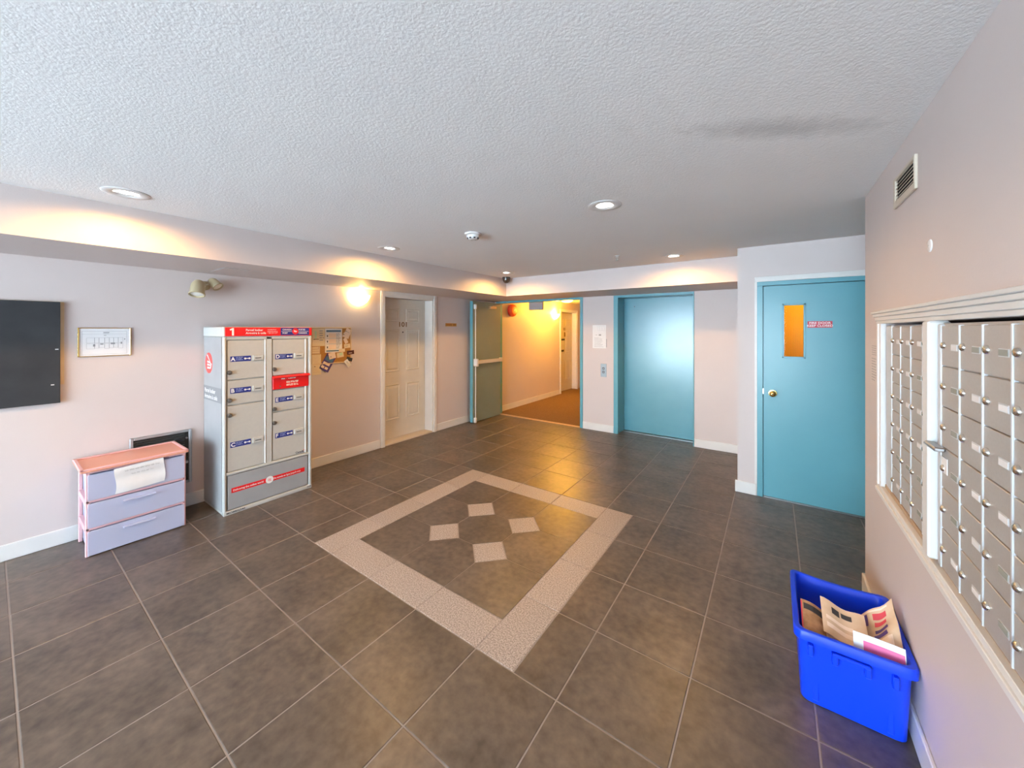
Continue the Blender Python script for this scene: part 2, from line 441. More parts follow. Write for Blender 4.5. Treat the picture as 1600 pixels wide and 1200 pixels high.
# floor: grout bed, tiles as pieces
floor = struct('floor', MB().box(XL - .2, XREC + .1, YFRONT - .1, YB + .045, -.05, -.0022).box(ELX0 - .1, XP + .1, YB + .045, YB + .45, -.05, -.004),
               M['grout'], 'dark slate tile floor with a pale granite bordered medallion')
G = .0062 / 2
XI = [-3.5426 + .4607 * i for i in range(-2, 13)]
YJ = [.528 + .454 * j for j in range(-12, 13)]
BX0, BX1, IX0, IX1 = XI[3] + .2303, XI[6] + .2303 + 0, XI[4], XI[7]
BX0 = -2.852; BX1 = -1.009; IX0 = XI[4]; IX1 = XI[7]; BY0, BY1 = YJ[14], YJ[18]
IY0, IY1 = BY0 + .227, BY1 - .227
_cache = {}
def tile(name, x0, x1, y0, y1, m):
    if x1 - x0 < .02 or y1 - y0 < .02: return
    k = (name, round(x1 - x0, 3), round(y1 - y0, 3))
    if k not in _cache:
        hx, hy = (x1 - x0) / 2 - G, (y1 - y0) / 2 - G
        bb = MB(); c = .0025
        lo = [(-hx, -hy), (hx, -hy), (hx, hy), (-hx, hy)]; hi = [(-hx + c, -hy + c), (hx - c, -hy + c), (hx - c, hy - c), (-hx + c, hy - c)]
        V = [(x, y, -.012) for x, y in lo] + [(x, y, -.0015) for x, y in lo] + [(x, y, 0) for x, y in hi]
        bb._add(V, [(0,1,5,4),(1,2,6,5),(2,3,7,6),(3,0,4,7),(4,5,9,8),(5,6,10,9),(6,7,11,10),(7,4,8,11),(8,9,10,11)])
        _cache[k] = bb.mesh(name, m)
    link(name, _cache[k], floor, ((x0 + x1) / 2, (y0 + y1) / 2, 0))
for i in range(len(XI) - 1):
    for j in range(len(YJ) - 1):
        x0, x1, y0, y1 = XI[i], XI[i+1], YJ[j], YJ[j+1]
        x0 = max(x0, XL); x1 = min(x1, XREC)
        y0 = max(y0, YFRONT); y1 = min(y1, YB)
        if y0 < 3.1: x1 = min(x1, XR)
        if x0 > -.35: y1 = min(y1, YF)
        if y1 > YF + .01: x1 = min(x1, XP)
        if x1 <= x0 or y1 <= y0: continue
        if y0 > BY0 - .01 and y1 < BY1 + .01:
            if x0 < BX0 < x1: x1 = BX0
            elif x0 < BX1 < x1: x0 = BX1
            elif x0 > BX0 and x1 < BX1: continue
        tile('floor_tile', x0, x1, y0, y1, M['tile'])
tile('floor_tile', XR, XREC, YRC, YJ[18], M['tile'])
for xa, xb in zip((ELX0 + .07, XI[4] if False else -1.70, -1.239), (-1.70, -1.239, ELX1 - .014)): tile('floor_tile', xa, xb, YB, YB + .3, M['tile'])
for j in range(14, 18):
    tile('border_stone', BX0, IX0, YJ[j], YJ[j+1], M['granite']); tile('border_stone', IX1, BX1, YJ[j], YJ[j+1], M['granite'])
for i in (4, 5, 6):
    tile('border_stone', XI[i], XI[i+1], BY0, IY0, M['granite']); tile('border_stone', XI[i], XI[i+1], IY1, BY1, M['granite'])
GX = [IX0, XI[5], XI[6], IX1]; GY = [IY0, IY0 + .454, IY0 + .908, IY1]; R = .156
for i in range(3):
    for j in range(3):
        x0, x1, y0, y1 = GX[i] + G, GX[i+1] - G, GY[j] + G, GY[j+1] - G
        pts = []; r = R
        for (cx, cy, first, cut) in ((x0, y0, 'y', i > 0 and j > 0), (x1, y0, 'x', i < 2 and j > 0), (x1, y1, 'y', i < 2 and j < 2), (x0, y1, 'x', i > 0 and j < 2)):
            if not cut: pts.append((cx, cy)); continue
            sx = 1 if cx == x0 else -1; sy = 1 if cy == y0 else -1
            a = (cx, cy + sy * r); c = (cx + sx * r, cy)
            pts += [a, c] if first == 'y' else [c, a]
        cx, cy = (x0 + x1) / 2, (y0 + y1) / 2
        bb = MB().prism([(p[0] - cx, p[1] - cy) for p in pts], -.012, 0)
        link('medallion_tile', bb.mesh('medallion_tile', M['tile']), floor, (cx, cy, 0))
dm = MB().prism([(-R + .006, 0), (0, -R + .006), (R - .006, 0), (0, R - .006)], -.012, 0).mesh('diamond_inset', M['granite'])
for x in GX[1:3]:
    for y in GY[1:3]: link('diamond_inset', dm, floor, (x, y, 0))

# corridor beyond the opening
struct('floor_corridor', MB().box(XL - .2, -2.45, YB + .045, YC1, -.05, .006), M['carpet'], 'brown carpet of the corridor beyond the opening')
struct('trim_1', MB().box(OPX0 + .05, OPX1 - .05, YB - .01, YB + .05, -.004, .010, .004), M['brass_strip'], 'pale metal threshold strip under the corridor opening')
CD = (8.36, 9.29, 2.09)
b = MB(); b.box(XL - .2, XL, YB + .12, CD[0], 0, ZCC); b.box(XL - .2, XL, CD[1], YC1, 0, ZCC); b.box(XL - .2, XL, CD[0], CD[1], CD[2], ZCC); b.box(XL - .26, XL - .2, CD[0] - .05, CD[1] + .05, 0, ZCC)
struct('wall_corridor_left', b, M['wall'], 'warmly lit corridor wall beyond the opening')
struct('wall_corridor_right', MB().box(-2.5, -2.4, YB + .42, YC1, 0, ZCC), M['wall'], 'far corridor wall hidden beside the elevator')
struct('wall_corridor_end', MB().box(XL - .2, -2.4, YC1, YC1 + .1, 0, ZCC), M['wall'], 'end wall of the corridor')
struct('ceiling_corridor', MB().box(XL - .2, -2.4, YB + .12, YC1 + .1, ZCC, ZCC + .06), M['ceiling'], 'low ceiling of the corridor')
# stairwell behind the fire door
b = MB(); b.box(FDX0 - .06, FDX0 - .02, YF + .12, YF + 1.2, 0, ZC); b.box(FDX1 + .02, FDX1 + .06, YF + .12, YF + 1.2, 0, ZC); b.box(FDX0 - .06, FDX1 + .06, YF + 1.2, YF + 1.24, 0, ZC)
b.box(FDX0 - .06, FDX1 + .06, YF + .12, YF + 1.24, ZC - .02, ZC)
struct('wall_stairwell', b, M['stair_wall'], 'amber lit stairwell wall seen through the door window')
struct('floor_stairwell', MB().box(FDX0 - .06, FDX1 + .06, YF, YF + 1.24, -.05, -.003), M['carpet'], 'stairwell floor behind the fire door')
lo = D.lights.new('stairwell_light', 'POINT'); lo.energy = 15; lo.color = (1.0, 0.64, 0.03); lo.shadow_soft_size = .08
o = D.objects.new('stairwell_light', lo); o.location = (.45, YF + .65, 2.2); COL.objects.link(o)

# baseboards
BBH, BBT = .115, .014
def baseboard(name, segs, label):
    b = MB()
    for x0, x1, y0, y1 in segs: b.box(x0, x1, y0, y1, 0, BBH, .004)
    return struct(name, b, M['trim'], label)
baseboard('baseboard_left', [(XL, XL + BBT, YFRONT, D101[0] - .07), (XL, XL + BBT, D101[1] + .068, YB - .005)], 'white baseboard along the left wall')
baseboard('baseboard_back', [(OPX1 + .002, ELX0 - .002, YB - BBT, YB), (ELX1 + .002, XP, YB - BBT, YB)], 'white baseboard along the back wall')
baseboard('baseboard_recess', [(XP - .02, FDX0 - .004, YF - BBT, YF)], 'white baseboard left of the fire door')
baseboard('baseboard_right', [(XR - BBT, XR, YFRONT, YRC), (XR - BBT, XR2, YRC, YRC + BBT)], 'white baseboard at the foot of the mailbox wall')
baseboard('baseboard_corridor', [(XL, XL + BBT, YB + .13, CD[0] - .06)], 'baseboard of the corridor wall')

# ------------------------------------------------------------------ doors
def six_panel(root, w, h, m, depth=.008):
    """leaf in local coords: x 0..w, y 0..h, front face z=0; raised panels as parts"""
    MB().box(0, w, 0, h, -.04, 0, .002).build('leaf', m, root)
    sx = .115; pw = (w - 3 * sx) / 2
    for k in range(2):
        x0 = sx + k * (pw + sx)
        for y0, y1 in ((.13 * h, .385 * h), (.475 * h, .78 * h), (.835 * h, .93 * h)):
            bb = MB()
            # sunk moulding ring and raised field
            o = [(x0, y0), (x0 + pw, y0), (x0 + pw, y1), (x0, y1)]
            def ins(d): return [(x0 + d, y0 + d), (x0 + pw - d, y0 + d), (x0 + pw - d, y1 - d), (x0 + d, y1 - d)]
            rings = [(ins(0), 0.0002), (ins(.006), .007), (ins(.012), .0075), (ins(.022), .0005), (ins(.028), .0005), (ins(.055), .009)]
            V = []
            for pts, z in rings: V += [(p[0], p[1], z) for p in pts]
            F = []
            for r_ in range(len(rings) - 1):
                for q in range(4): F.append((r_*4+q, r_*4+(q+1) % 4, r_*4+4+(q+1) % 4, r_*4+4+q))
            F.append(tuple(len(rings)*4-4+q for q in range(4)))
            bb._add(V, F); bb.build('door_panel', m, root)
def casing(root, w, h, cw, m, t=.018, name='door_casing'):
    bb = MB()
    for x0, x1, y0, y1 in ((-cw, 0, 0, h + cw), (w, w + cw, 0, h + cw), (0, w, h, h + cw)):
        bb.box(x0, x1, y0, y1, 0, t, .004)
        bb.box(x0 + cw * .3 if x1 <= 0 else x0, x1 if x1 <= 0 else x1 - cw * .3, y0, y1 - (cw * .3 if y1 > h else 0), t, t + .004)
    bb.build(name, m, root)

W101 = D101[1] - D101[0]; DEP = .17
d1 = tag(thing('door_1', 'cream six-panel apartment door numbered 101 beside the corner', None, FL(D101[0], 0)), kind='structure')
casing(d1, W101, D101[2], .062, M['trim'])
MB().box(0, .02, 0, D101[2], -DEP - .05, 0).box(W101 - .02, W101, 0, D101[2], -DEP - .05, 0).box(0, W101, D101[2] - .02, D101[2], -DEP - .05, 0).build('door_jamb', M['trim'], d1)
MB().box(.0, W101, -.003, .022, -DEP - .05, -.006, .003).build('sill', M['vent_cream'], d1)
lf = D.objects.new('leaf_group', None)
leafm = Matrix.Translation((.02, .03, -DEP))
def sub(root, mtx, fn):
    before = set(root.children); fn()
    for c in root.children:
        if c not in before: c.matrix_parent_inverse = Matrix.Identity(4); c.matrix_basis = mtx @ c.matrix_basis
def f101():
    w_, h_ = W101 - .04, D101[2] - .05
    six_panel(d1, w_, h_, M['door_cream'])
    text('101', .098, M['gold_digit'], d1, w_ / 2, 1.665, .004, .0025, 'CENTER', 1.25, name='number')
    MB().lathe([(.0, .006), (.009, .006), (.011, .003), (.011, 0)], (w_ / 2, 1.552, 0)).build('peephole', M['ink'], d1, True)
    MB().lathe([(.0, .05), (.02, .048), (.028, .036), (.02, .022), (.012, .016), (.012, .006), (.03, .004), (.03, 0)], (.055, 1.01, 0)).build('door_knob', M['brass'], d1, True)
D.objects.remove(lf)
sub(d1, leafm, f101)

# corridor opening: teal steel frame + open leaf with panic bar
fr = tag(thing('trim_2', 'teal steel frame around the corridor opening', None, FB(OPX0, 0)), kind='structure')
ow = OPX1 - OPX0
bb = MB()
for x0, x1 in ((0, .05), (ow - .05, ow)): bb.box(x0, x1, 0, OPZ - .045, -.12, .012, .003)
bb.box(0, ow, OPZ - .045, OPZ, -.12, .012, .003); bb.build('door_frame', M['teal'], fr)
MB().box(ow - .056, ow - .05, 1.03, 1.11, -.06, -.02).build('strike_plate', M['white_plastic'], fr)
LX, LY0, LY1 = -4.25, 4.85, 5.635
d2 = tag(thing('door_2', 'teal fire door folded open against the left wall with a panic bar', None, FL(LY0, 0, LX)), kind='structure')
lw = LY1 - LY0
MB().box(0, lw, .012, 2.115, -.05, 0, .002).build('leaf', M['teal_warm_lit'], d2)
MB().box(-.012, .0, .012, 2.115, -.062, -.004, .002).build('edge_astragal', M['teal'], d2)
MB().box(.05, lw - .02, 1.025, 1.088, .045, .078, .008, 2).build('panic_bar', M['vent_cream'], d2)
MB().box(.005, .055, .985, 1.115, 0, .085, .008).build('bar_housing', M['white_plastic'], d2)
MB().box(lw - .05, lw - .01, 1.02, 1.095, 0, .06, .006).build('bar_bracket', M['white_plastic'], d2)
MB().tube([(.03, .06, .03), (.03, 2.06, .03)], .008).build('vertical_rod', M['white_plastic'], d2)
for y in (.05, 2.02): MB().box(.008, .052, y - .045, y + .045, 0, .045, .008).build('rod_latch', M['white_plastic'], d2)
MB().box(.42, .60, 2.0, 2.045, 0, .055, .006).build('door_closer', M['brass_strip'], d2)
MB().tube([(.50, 2.05, .035), (.66, 2.085, .14), (.785, 2.09, .02)], .008).build('closer_arm', M['brass_strip'], d2)
# hinges
for y in (.25, 1.05, 1.9): MB().tube([(lw + .004, y - .05, -.01), (lw + .004, y + .05, -.01)], .008).build('hinge', M['steel'], d2)

# elevator
d3 = tag(thing('door_3', 'teal elevator door reflecting the entrance daylight', None, FB(ELX0, 0)), kind='structure')
ew = ELX1 - ELX0
MB().box(0, .07, 0, ELZ, -.30, .012, .003).build('frame_jamb', M['teal'], d3)
MB().box(ew - .014, ew, 0, ELZ, -.30, .012, .003).build('frame_jamb', M['teal'], d3)
MB().box(.07, ew - .014, ELZ - .035, ELZ, -.30, .012, .003).build('frame_header', M['teal'], d3)
MB().box(.072, ew - .016, .008, ELZ - .036, -.33, -.27, .002).build('elevator_panel', M['teal_elev'], d3)
MB().box(.07, ew - .014, -.004, .004, -.33, -.2).build('sill', M['steel'], d3)
MB().lathe([(0, .002), (.007, .002), (.007, 0)], (.24, 1.985, -.27)).build('key_hole', M['ink'], d3)

# fire door
d4 = tag(thing('door_4', 'closed teal fire door with a narrow window and red sign', None, FB(FDX0, 0, YF)), kind='structure')
fw = FDX1 - FDX0
bb = MB()
for x0, x1 in ((0, .047), (fw - .047, fw)): bb.box(x0, x1, 0, FDZ - .04, -.12, .006, .002)
bb.box(0, fw, FDZ - .04, FDZ, -.12, .006, .002); bb.box(.03, .075, 0, FDZ - .02, -.075, -.057); bb.box(fw - .075, fw - .03, 0, FDZ - .02, -.075, -.057); bb.box(.03, fw - .03, FDZ - .07, FDZ - .02, -.075, -.057); bb.build('door_frame', M['teal'], d4)
bb = MB(); bb.box(-.02, 0, 0, FDZ, 0, .008); bb.box(fw, fw + .02, 0, FDZ, 0, .008); bb.box(-.02, fw + .02, FDZ, FDZ + .05, 0, .012, .003); bb.box(-.02, fw + .02, FDZ + .028, FDZ + .046, .012, .018)
bb.build('door_casing', M['trim'], d4)
wx0, wx1, wz0, wz1 = .062 + .136, .238 + .136, 1.352, 1.864
bb = MB()
l0, l1, ltop, zf, zb = .052, fw - .052, FDZ - .045, -.012, -.055
for x0, x1, y0, y1 in ((l0, wx0, .012, ltop), (wx1, l1, .012, ltop), (wx0, wx1, .012, wz0), (wx0, wx1, wz1, ltop)): bb.box(x0, x1, y0, y1, zb, zf)
bmesh.ops.remove_doubles(bb.bm, verts=bb.bm.verts[:], dist=1e-5)
bb.build('leaf', M['teal'], d4)
bb = MB()
for x0, x1, y0, y1 in ((wx0, wx0 + .016, wz0, wz1), (wx1 - .016, wx1, wz0, wz1), (wx0, wx1, wz0, wz0 + .016), (wx0, wx1, wz1 - .016, wz1)): bb.box(x0, x1, y0, y1, zf - .03, zf + .008, .002)
bb.build('window_bead', M['teal'], d4)
pane = MB().box(wx0 + .016, wx1 - .016, wz0 + .016, wz1 - .016, zf - .030, zf - .024).build('pane', M['wired_glass'], d4)
bb = MB()
k = wx0 + .028
while k < wx1 - .02: bb.box(k, k + .0007, wz0 + .016, wz1 - .016, zf - .0275, zf - .0268); k += .0125
k = wz0 + .03
while k < wz1 - .02: bb.box(wx0 + .016, wx1 - .016, k, k + .0007, zf - .0275, zf - .0268); k += .0125
bb.build('wire_mesh', mat('dull_wire', (.10, .07, .04), .8, spec=.1), d4)
sgx = .251 + .136
MB().box(sgx, sgx + .174, 1.638, 1.697, zf, zf + .003).build('sign_plate', M['paper_redprint'], d4)
text('FIRE DOOR', .026, M['white'], d4, sgx + .087, 1.680, zf + .0036, .0004, 'CENTER', 1.15)
text('KEEP CLOSED', .026, M['white'], d4, sgx + .087, 1.655, zf + .0036, .0004, 'CENTER', 1.15)
MB().lathe([(0, .062), (.016, .061), (.027, .052), (.029, .042), (.022, .030), (.013, .022), (.013, .008), (.033, .006), (.035, 0)], (.125, 1.007, zf), n=28).build('door_knob', M['brass'], d4, True)
MB().lathe([(0, .004), (.006, .004), (.006, 0)], (.125, 1.007, zf + .061)).build('key_hole', M['ink'], d4)
MB().box(.045, .056, 1.0, 1.05, -.02, .008).build('strike_plate', M['steel'], d4)
MB().box(l0, l1, 0, .011, zb - .01, .004, .002).build('sweep', M['steel'], d4)

# corridor unit door
cw_ = CD[1] - CD[0]
d5 = tag(thing('door_5', 'cream apartment door far along the corridor with small plaques', None, FL(CD[0], 0)), kind='structure')
casing(d5, cw_, CD[2], .05, M['trim'])
MB().box(0, .02, .006, CD[2], -.18, 0).box(cw_ - .02, cw_, .006, CD[2], -.18, 0).box(0, cw_, CD[2] - .02, CD[2], -.18, 0).build('door_jamb', M['trim'], d5)
def f5():
    w_, h_ = cw_ - .04, CD[2] - .04
    six_panel(d5, w_, h_, M['door_cream'])
    text('102', .09, M['gold_digit'], d5, w_ / 2 - .02, 1.62, .006, .004, 'CENTER', name='number')
    MB().box(w_ / 2 - .015, w_ / 2 + .015, 1.42, 1.54, 0, .02, .004).build('knocker', M['gold_digit'], d5)
    MB().box(.10, .44, 1.325, 1.37, 0, .012).build('plaque', M['ink'], d5)
    MB().box(.10, .40, 1.03, 1.08, 0, .012).build('plaque', M['ink'], d5)
sub(d5, Matrix.Translation((.02, .012, -.13)), f5)

# ------------------------------------------------------------------ parcel locker
LKX, LY_0, LY_1, LH = -3.887, 1.178, 1.929, 1.645
LW = LY_1 - LY_0; LD = -(XL + BBT + .004 - LKX)
LD = LKX - (XL + BBT + .006)
lk = thing('parcel_locker', 'tall grey parcel locker with a red header and lettered doors', 'locker', FL(LY_0, 0, LKX))
U = lambda y: y - LY_0
MB().box(.004, LW - .004, .004, 1.555, -LD, -.028).build('body', M['lock_grey'], lk)
for x0, x1 in ((0, .024), (LW - .03, LW)): MB().box(x0, x1, 0, 1.556, -.034, .002, .010, 3).build('corner_post', M['lock_grey'], lk, True)
MB().box(U(1.512), U(1.562), .36, 1.553, -.03, -.004, .004).build('centre_post', M['lock_grey'], lk)
MB().box(.022, LW - .028, 1.53, 1.556, -.03, -.004, .003).build('top_rail', M['lock_grey'], lk)
MB().box(.022, LW - .028, .345, .368, -.03, .0, .004).build('middle_rail', M['lock_grey'], lk)
MB().box(.0, LW, .0, .035, -.034, .003, .004).build('bottom_rail', M['lock_grey'], lk)
MB().box(-.004, LW, 1.556, LH, -LD, .002, .006).build('header_cap', M['lock_grey'], lk)
hp = MB().box(.012, LW - .004, 1.562, 1.641, .002, .006).build('header_panel', M['red'], lk)
bb = MB(); bb._add([(x + .045, y + 1.568, .0068) for x, y in ((.016, 0), (.031, 0), (.031, .066), (.020, .066), (.000, .055), (.003, .044), (.016, .049))], [tuple(range(7))]); bb.build('locker_number', M['white'], hp, recalc=False)
text('Parcel locker', .026, M['white'], hp, .165, 1.616, .0068, .0006)
text('Armoire à colis', .026, M['white'], hp, .165, 1.588, .0068, .0006)
for k, s_ in enumerate(('canadapost.ca', 'postescanada.ca', '1 800 267-1177')): text(s_, .0135, M['white'], hp, .340, 1.621 - k * .0165, .0068)
MB().box(.455, LW - .03, 1.567, 1.637, .006, .0068).build('emblem_ground', M['navy'], hp)
for s_, x_, y_ in (('CANADA', .470, 1.620), ('POST', .470, 1.586), ('POSTES', .618, 1.620), ('CANADA', .618, 1.586)): text(s_, .0195, M['white'], hp, x_, y_, .0076, .0005)
bars(hp, M['white'], [(.462, .568, 1.6015, 1.6045), (.612, .715, 1.6015, 1.6045)], .0076, 'emblem_rule')
MB().lathe([(.0, .0082), (.030, .0082), (.030, .0068)], (.588, 1.603, 0)).build('emblem_disc', M['red'], hp)
bb = MB()
for q in range(3): bb._add([(.572, 1.612 - q * .007, .009), (.574, 1.6155 - q * .007, .009), (.606 - q * .004, 1.604 - q * .0035, .009), (.598, 1.602 - q * .004, .009)], [(0, 1, 2, 3)])
bb.build('emblem_wing', M['white'], hp, recalc=False)
mat_lock = mat('dark_lock_metal', (.16, .15, .14), .35, metal=.6)
def locker_door(letter, y0, y1, z0, z1, lz, keyz):
    x0, x1 = U(y0), U(y1)
    dr = MB().box(x0, x1, z0 + .004, z1 - .004, -.028, -.010, .0025).build('locker_door', M['lock_door'], lk)
    a = x0 + .021
    MB().box(a, a + .158, lz - .024, lz + .024, -.010, -.0088).build('label_plate', M['navy'], dr)
    text(letter, .047, M['white'], dr, a + .004, lz - .001, -.0082, .0016, name='letter')
    bars(dr, mat_pale_blue, para(a + .042, a + .098, lz + .016, 3, .011, .0045, random.Random(3)), -.0082)
    kb = MB(); kb._add([(a + .112, lz - .003, -.0082), (a + .145, lz - .003, -.0082), (a + .145, lz + .003, -.0082), (a + .112, lz + .003, -.0082)], [(0, 1, 2, 3)])
    for cx in (.112, .145): kb._add([(a + cx + .0085 * math.cos(t), lz + .0085 * math.sin(t), -.0081) for t in [i * math.pi / 6 for i in range(12)]], [tuple(range(12))])
    kb.build('key_symbol', M['white'], dr, recalc=False)
    kx = a + .170
    MB().box(kx, kx + .085, lz - .021, lz + .026, -.010, .004, .003).build('key_holder', M['lock_grey'], dr)
    MB().box(kx + .016, kx + .066, lz - .003, lz + .004, .0035, .0048).build('key_slot', M['ink'], dr)
    MB().lathe([(0, .022), (.014, .021), (.018, .014), (.019, 0)], (x0 + .014, keyz, -.010), n=16).build('lock', mat_lock, dr, True)
    return dr
mat_pale_blue = mat('pale_blue_print', (0.35, 0.42, 0.70), 0.5)
M['pale_blue'] = mat_pale_blue
locker_door('A', 1.211, 1.508, 1.176, 1.528, 1.36, 1.243)
locker_door('B', 1.211, 1.508, .955, 1.174, 1.08, 1.0)
locker_door('C', 1.211, 1.508, .370, .953, .604, .868)
locker_door('D', 1.570, 1.893, 1.178, 1.528, 1.36, 1.242)
locker_door('E', 1.570, 1.893, .832, 1.046, .945, .862)
df = locker_door('F', 1.570, 1.893, .370, .830, .602, .729)
text('Canada', .026, M['ink'], df, U(1.775), .392, -.0085, .0006, name='wordmark')
bars(df, M['red'], [(U(1.850), U(1.853), .398, .408), (U(1.859), U(1.862), .398, .408)], -.0085, 'flag_mark')
for (ya, yb_) in ((1.503, 1.512), (1.868, 1.877)):
    MB().box(U(ya) - .004, U(yb_) - .004, .372, 1.528, -.012, .0, .003).build('door_edge_strip', M['white_plastic'], lk)
sl = MB().box(U(1.567), U(1.897), 1.048, 1.176, -.028, .002, .003).build('mail_slot', M['red'], lk)
bb = MB(); bb.prism([(0.002, 1.15), (.028, 1.158), (.028, 1.164), (.002, 1.178)], 0, LW * .445)
pb = bb.build('slot_lip', M['red'], sl)
pb.matrix_basis = frame((0, 0, 1), (0, 1, 0), (1, 0, 0), (U(1.567), 0, 0))
text('Mail  ·  Courrier', .020, M['white'], sl, U(1.64), 1.146, .0028, .0007)
bars(sl, M['paper_pale'], para(U(1.685), U(1.83), 1.118, 2, .010, .007, random.Random(5)) + para(U(1.685), U(1.83), 1.090, 2, .010, .007, random.Random(6)), .0028)
MB().lathe([(0, .004), (.006, .004), (.006, .002)], (U(1.63), 1.075, 0)).build('lock', M['steel'], sl)
bp = MB().box(.034, LW - .04, .042, .340, -.03, -.004, .003).build('base_panel', M['lock_side'], lk)
st = MB().box(U(1.239), U(1.859), .184, .226, -.004, -.0025).build('red_band', M['red'], bp)
text('Delivering the online world', .0215, M['white'], bp, U(1.25), .204, -.0018, .0006)
text("Du monde en ligne jusqu'à vous", .0215, M['white'], bp, U(1.575), .204, -.0018, .0006, sx=.88)
MB().lathe([(0, .0005), (.033, .0005), (.033, -.004)], (U(1.540), .204, -.002)).build('band_disc', M['white'], bp)
bars(bp, M['red'], [(U(1.528), U(1.552), .209, .213), (U(1.526), U(1.55), .201, .205), (U(1.530), U(1.554), .193, .197)], -.0008, 'disc_print')
text('MO8802340', .022, M['ink'], lk, .022, .017, .0036, .0005, sx=1.25)
text('12-08', .018, M['ink'], lk, LW - .05, .018, .0036, .0004)
sp = MB().box(-.0015, .004, .03, 1.552, -LD + .01, -.040).build('side_panel', M['lock_side'], lk)
def side(o): o.parent = sp; o.matrix_basis = frame((0, 0, 1), (0, 1, 0), (-1, 0, 0), (-.0022, 0, 0)) @ o.matrix_basis; return o
side(MB().lathe([(0, .0006), (.095, .0006), (.095, 0)], (-.352, 1.315, 0), n=40).build('emblem_disc', mat('coral_red', (0.72, 0.07, 0.06), 0.4), sp))
bb = MB()
for pts in ([(-.40, 1.385), (-.385, 1.392), (-.285, 1.305), (-.30, 1.29), (-.325, 1.33)], [(-.39, 1.335), (-.32, 1.328), (-.315, 1.313), (-.39, 1.318)],
            [(-.39, 1.308), (-.318, 1.304), (-.31, 1.29), (-.39, 1.29)], [(-.39, 1.28), (-.318, 1.278), (-.312, 1.262), (-.39, 1.262)], [(-.30, 1.31), (-.27, 1.315), (-.30, 1.26), (-.315, 1.27)]):
    bb._add([(x, y, .0012) for x, y in pts], [tuple(range(len(pts)))])
side(bb.build('emblem_wing', M['white'], sp, recalc=False))
side(MB().box(-LD + .012, -.042, .975, 1.105, 0, .0008).build('text_band', M['lock_band'], sp))
side(text('Parcel locker', .052, M['white'], sp, -LD + .04, 1.062, .0014, .001))
side(text('Armoire à colis', .052, M['white'], sp, -LD + .04, 1.008, .0014, .001))

# ------------------------------------------------------------------ plastic drawer tower
PX, PY0, PY1 = -3.985, .402, .952
dt = thing('drawer_tower', 'pink plastic drawer unit with three frosted drawers beside the locker', 'drawers', FL(PY0, 0, PX))
PW = PY1 - PY0; PD = .36
TZ = [0.0, .196, .392, .598]
bb = MB()
for x0 in (0, PW - .022):
    for z0 in (-PD, -.024): bb = MB().box(x0, x0 + .022, 0, .60, z0, z0 + .022, .004); bb.build('frame_post', M['pink_plastic'], dt)
for k, z in enumerate(TZ[1:3]):
    bb = MB(); bb.box(0, PW, z - .012, z + .006, -PD, -.002, .003); bb.build('shelf', M['pink_plastic'], dt)
for k in range(3):
    for x0 in (.0, PW - .018): MB().box(x0, x0 + .018, TZ[k+1] - .03, TZ[k+1] - .006, -PD + .022, -.024, .002).build('side_rail', M['pink_plastic'], dt)
lid = MB().box(-.028, PW + .014, .606, .622, -PD - .02, .026, .006, 2).build('lid', M['pink_lid'], dt)
bb = MB()
for x0, x1, z0, z1 in ((-.028, -.006, -PD - .02, .026), (PW - .008, PW + .014, -PD - .02, .026), (-.028, PW + .014, .006, .026), (-.028, PW + .014, -PD - .02, -PD)): bb.box(x0, x1, .62, .632, z0, z1, .004)
bb.build('lid_rim', M['pink_plastic'], lid)
MB().box(0, PW, .592, .607, -PD, .004, .003).build('top_rail', M['pink_plastic'], dt)
for k in range(3):
    z0, z1 = TZ[k] + .008, TZ[k+1] - .014
    x0, x1 = .024, PW - .024
    bb = MB(); t_ = .003
    # open-top box with a slightly sloped front
    bb.box(x0, x1, z0, z0 + t_, -PD + .02, .008); bb.box(x0, x0 + t_, z0, z1, -PD + .02, .006); bb.box(x1 - t_, x1, z0, z1, -PD + .02, .006); bb.box(x0, x1, z0, z1, -PD + .02, -PD + .02 + t_)
    bb.box(x0 - .014, x1 + .014, z0, z1, .006, .010, .002)
    dr = bb.build('drawer', M['clear_plastic'], dt)
    hz = z1 - .038
    if k < 2: MB().box(PW / 2 - .09, PW / 2 + .09, hz - .008, hz + .008, .010, .028, .006, 2).build('handle', M['clear_plastic'], dr)
# handwritten note taped over the top drawer
nt = thing('handwritten_note', 'white handwritten paper note taped to the top plastic drawer', 'note', FL(.545, .405, PX))
MB().grid(lambda u, v: (u * .272 + .006 * math.sin(v * 5), v * .188 + .012 * u, .0165 + .005 * math.sin(u * 5 + v * 3) * (1 - v) + .003 * math.sin(v * 9)), 14, 12, .0008).build('sheet', M['paper'], nt, True)
bb = MB(); rr = random.Random(11)
def wz(x, y): u, v = x / .272, y / .188; return .0180 + .005 * math.sin(u * 5 + v * 3) * (1 - v) + .003 * math.sin(v * 9)
for (xa, xb, yb) in ((.05, .245, .158), (.085, .215, .128)):
    x = xa
    while x < xb:
        n = 7; l = .012 + rr.random() * .014
        pts = [(x + l * q / n, yb + .006 * math.sin(q * 2.2 + rr.random()) + .05 * (x - xa) * .6, 0) for q in range(n + 1)]
        pts = [(p[0], p[1], wz(p[0], p[1])) for p in pts]
        bb.tube(pts, .0006, 4); x += l + .007
bb.build('handwriting', M['ink_grey'], nt)

